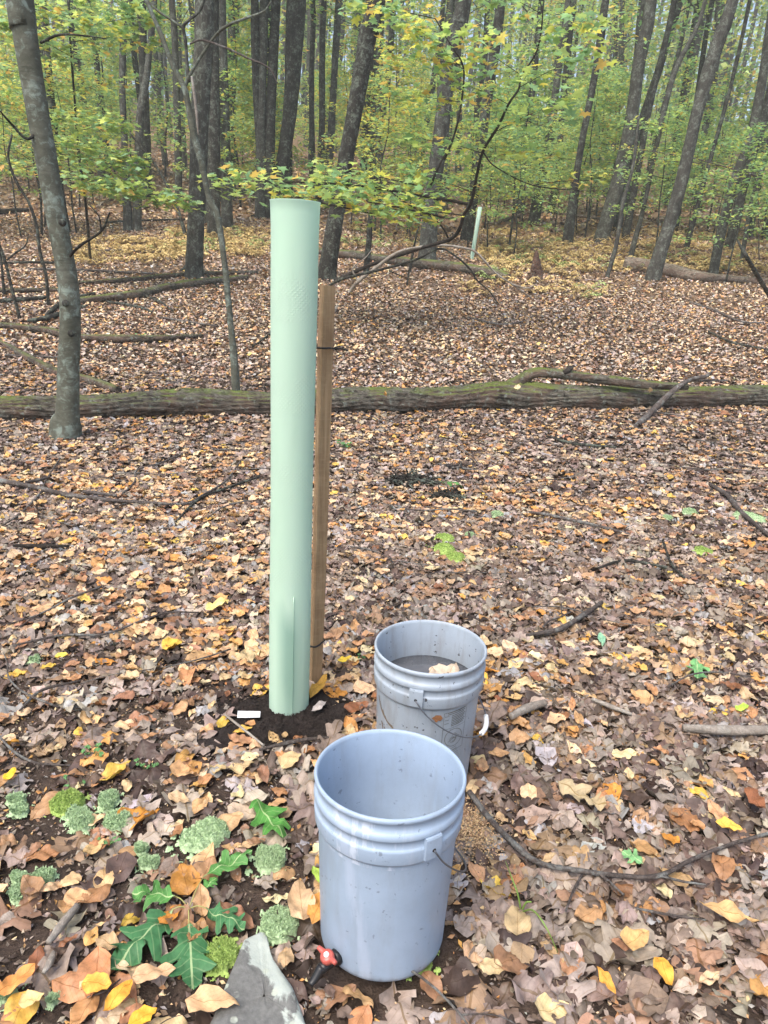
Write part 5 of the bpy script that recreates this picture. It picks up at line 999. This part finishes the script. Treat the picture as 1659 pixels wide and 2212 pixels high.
def far_us(x, y, px):
    right = px > 1050; v = rg.choice((0, 3, 0, 1)) if right else rg.choice((1, 2, 0, 1, 3)); put('understory_sapling', US_F[v], x, y, rg.uniform(.8, 1.25), rg.uniform(0, 6.28), 'distant leafy sapling filling the gaps of the wood on the slope', 'sapling', 'distant leafy saplings')
def far_tree(x, y, px): 
    v = rg.randrange(6); put('distant_tree', BT[v], x, y, rg.uniform(.8, 1.15), rg.uniform(0, 6.28), 'slender grey trunked tree among the many on the distant slope', 'tree', 'slender trees on the distant slope', (rg.gauss(0, .03), rg.gauss(.035, .035)))
NS = []
place(46, 18, 30, near_us, avoid=((600, 790, 26), (170, 420, 23), (910, 990, 24), (1190, 1560, 21.5)))
LM = [(60, 'the far left trunk'), (150, 'the smooth grey tree'), (285, 'the twin slim trunks'), (435, 'the stout grey trunk'), (560, 'the tall tube top'), (740, 'the dark leaning trunk'), (940, 'the lichen covered trunk'), (1035, 'the distant green tube'), (1180, 'the grey fern trunk'), (1250, 'the slim fern trunk'), (1350, 'the broad leaning trunk'), (1470, 'the mottled leaning trunk'), (1600, 'the right edge trunks')]
used = {}
for (px_, y_, v_, _), o_ in sorted(zip(NS, NSO), key=lambda q: q[0][1]):
    x0_, nm_ = min(LM, key=lambda q: abs(q[0]-px_)); k_ = (nm_, px_ < x0_, v_ == 2); used[k_] = used.get(k_, 0)+1
    o_['label'] = '%s sapling%s, %s of those just %s of %s' % ('yellow leaved' if v_ == 2 else 'green leaved', '', ('frontmost', 'second nearest', 'third nearest', 'fourth nearest', 'fifth nearest', 'sixth nearest', 'seventh nearest', 'eighth nearest', 'ninth nearest', 'tenth nearest', 'eleventh nearest')[min(10, used[k_]-1)], 'left' if px_ < x0_ else 'right', nm_)
place(76, 28, 62, far_us, avoid=((620, 730, 40),))
place(85, 24, 75, far_tree)
# far wood: one mass nobody could count
a = Acc(); rr_ = np.random.default_rng(99)
for i in range(420):
    y = rr_.uniform(74, 125); x = rr_.uniform(-1, 1)*(y*.72+4); z = float(hgt(x, y)); r = rr_.uniform(.1, .26); hh = rr_.uniform(14, 22); lx = rr_.normal(.03, .04)*hh
    add_tube(a, [(x, y, z-.5), (x+lx*.5, y, z+hh*.7), (x+lx, y, z+hh*1.5)], [r, r*.8, r*.4], 6, 5, cap=False, tint=np.array([.11, .105, .10])*rr_.uniform(.5, 1.5))
n = 190000; y = rr_.uniform(66, 128, n); x = rr_.uniform(-1, 1, n)*(y*.74+4); cl = np.sin(x*.55+y*.3)+np.sin(y*.45-x*.25+2)+np.sin(x*1.7+1)*np.sin(y*1.3)*.8
z = hgt(x, y)+rr_.uniform(.8, 1, n)*rr_.uniform(1, 34, n); zz = np.sin(z*.8+x*.4)+cl; kp = zz > -1.1; pos = np.stack([x, y, z], -1)[kp]
put_leaves(a, T_QUAD, pos, rr_.uniform(.35, .7, len(pos)), ftint(len(pos), .28, rr_), rr_, tilt=.8)
tag(a.obj('far_wood', mat_leaf('far_foliage', .7, .35), None, smooth=True), 'dense far wood of trunks and green yellow foliage closing the view', None, None, 'stuff')
# ---------------------------------------------------------------- fern ground cover on the slope
a = Acc(); rf = np.random.default_rng(17)
def ferns(px0, px1, py0, py1, n, grn):
    for _ in range(n):
        c = gnd(rf.uniform(px0, px1), rf.uniform(py0, py1)); base = srgb(206, 182, 124)*rf.uniform(.7, 1.15) if rf.random() > grn else np.array([.34, .44, .16])
        for k in range(rf.integers(4, 7)):
            an = rf.uniform(0, 6.28); ln = rf.uniform(.18, .42); e = np.array([math.cos(an), math.sin(an), 0]); s = np.array([-e[1], e[0], 0]); up = rf.uniform(.1, .35); V = []; F = []
            for j in range(11):
                u = .15+.85*j/11; q = c+e*ln*u+np.array([0, 0, .04+up*math.sin(u*2.4)*ln*1.6]); wd = ln*.30*(1-u)**.8+.01
                for sg in (-1, 1):
                    b_ = len(V); V += [q-e*.012, q+e*.014, q+s*sg*wd+e*wd*.35+[0, 0, rf.normal(-.02, .02)]]; F.append((b_, b_+1, b_+2))
            a.add(V, F, base*rf.uniform(.85, 1.15))
ferns(1040, 1690, 500, 592, 520, .12); ferns(370, 585, 500, 560, 150, .15); ferns(160, 400, 520, 575, 110, .05); ferns(700, 900, 480, 540, 45, .35); ferns(1000, 1300, 560, 640, 30, .2); ferns(1200, 1330, 620, 660, 8, .3)
tag(a.obj('fern_ground_cover', LITTERFAR), 'straw yellow and green ferns covering the ground below the trees', None, None, 'stuff')

# leaves resting on the big log
for i, (px, py) in enumerate([(98, 868), (205, 862), (245, 858), (385, 842), (450, 864), (700, 868), (833, 851), (1117, 836), (1405, 842), (38, 892)]):
    Yl = gnd(px, 900)[1]+.0; q = at(px, py, Yl+.02)
    one_leaf('fallen_leaf', LITTER, q, .075, PAL_TOP[[4, 0, 2, 4, 1, 0, 2, 4, 0, 1][i]], T_NEAR[i % 4], i*1.3, .3, .8, .9, ('leaf on the big log just left of the smooth grey tree', 'leaf on the big log just right of the smooth grey tree', 'second leaf on the big log right of the smooth grey tree', 'tan leaf on the big log left of the slim forked tree', 'small leaf on the big log at the foot of the slim forked tree', 'leaf on the big log just right of the wooden stake', 'pale leaf on top of the big log midway between stake and forked limb', 'leaf on the big log in the crook of its forked limb', 'leaf on the big log near the pale leaning dead branch', 'leaf low on the left end of the big log')[i], 'leaf', 'leaves resting on the big log')
# haze between the trees
hz = Acc(); c = [(x, y, z) for x in (-175, 175) for y in (-90, 210) for z in (-1.2, 68)]
hz.add(c, [[0, 1, 3, 2], [4, 6, 7, 5], [0, 4, 5, 1], [2, 3, 7, 6], [0, 2, 6, 4], [1, 5, 7, 3]])
hm = bpy.data.materials.new('woodland_air'); hm.use_nodes = True; hm.node_tree.nodes.clear(); ho = hm.node_tree.nodes.new('ShaderNodeOutputMaterial'); hv = hm.node_tree.nodes.new('ShaderNodeVolumePrincipled')
hv.inputs['Density'].default_value = .0022; hv.inputs['Color'].default_value = (.86, .90, .84, 1); hm.node_tree.links.new(hv.outputs[0], ho.inputs['Volume'])
tag(hz.obj('haze', hm, smooth=False), 'faint pale damp air between the far trees', None, None, 'stuff')
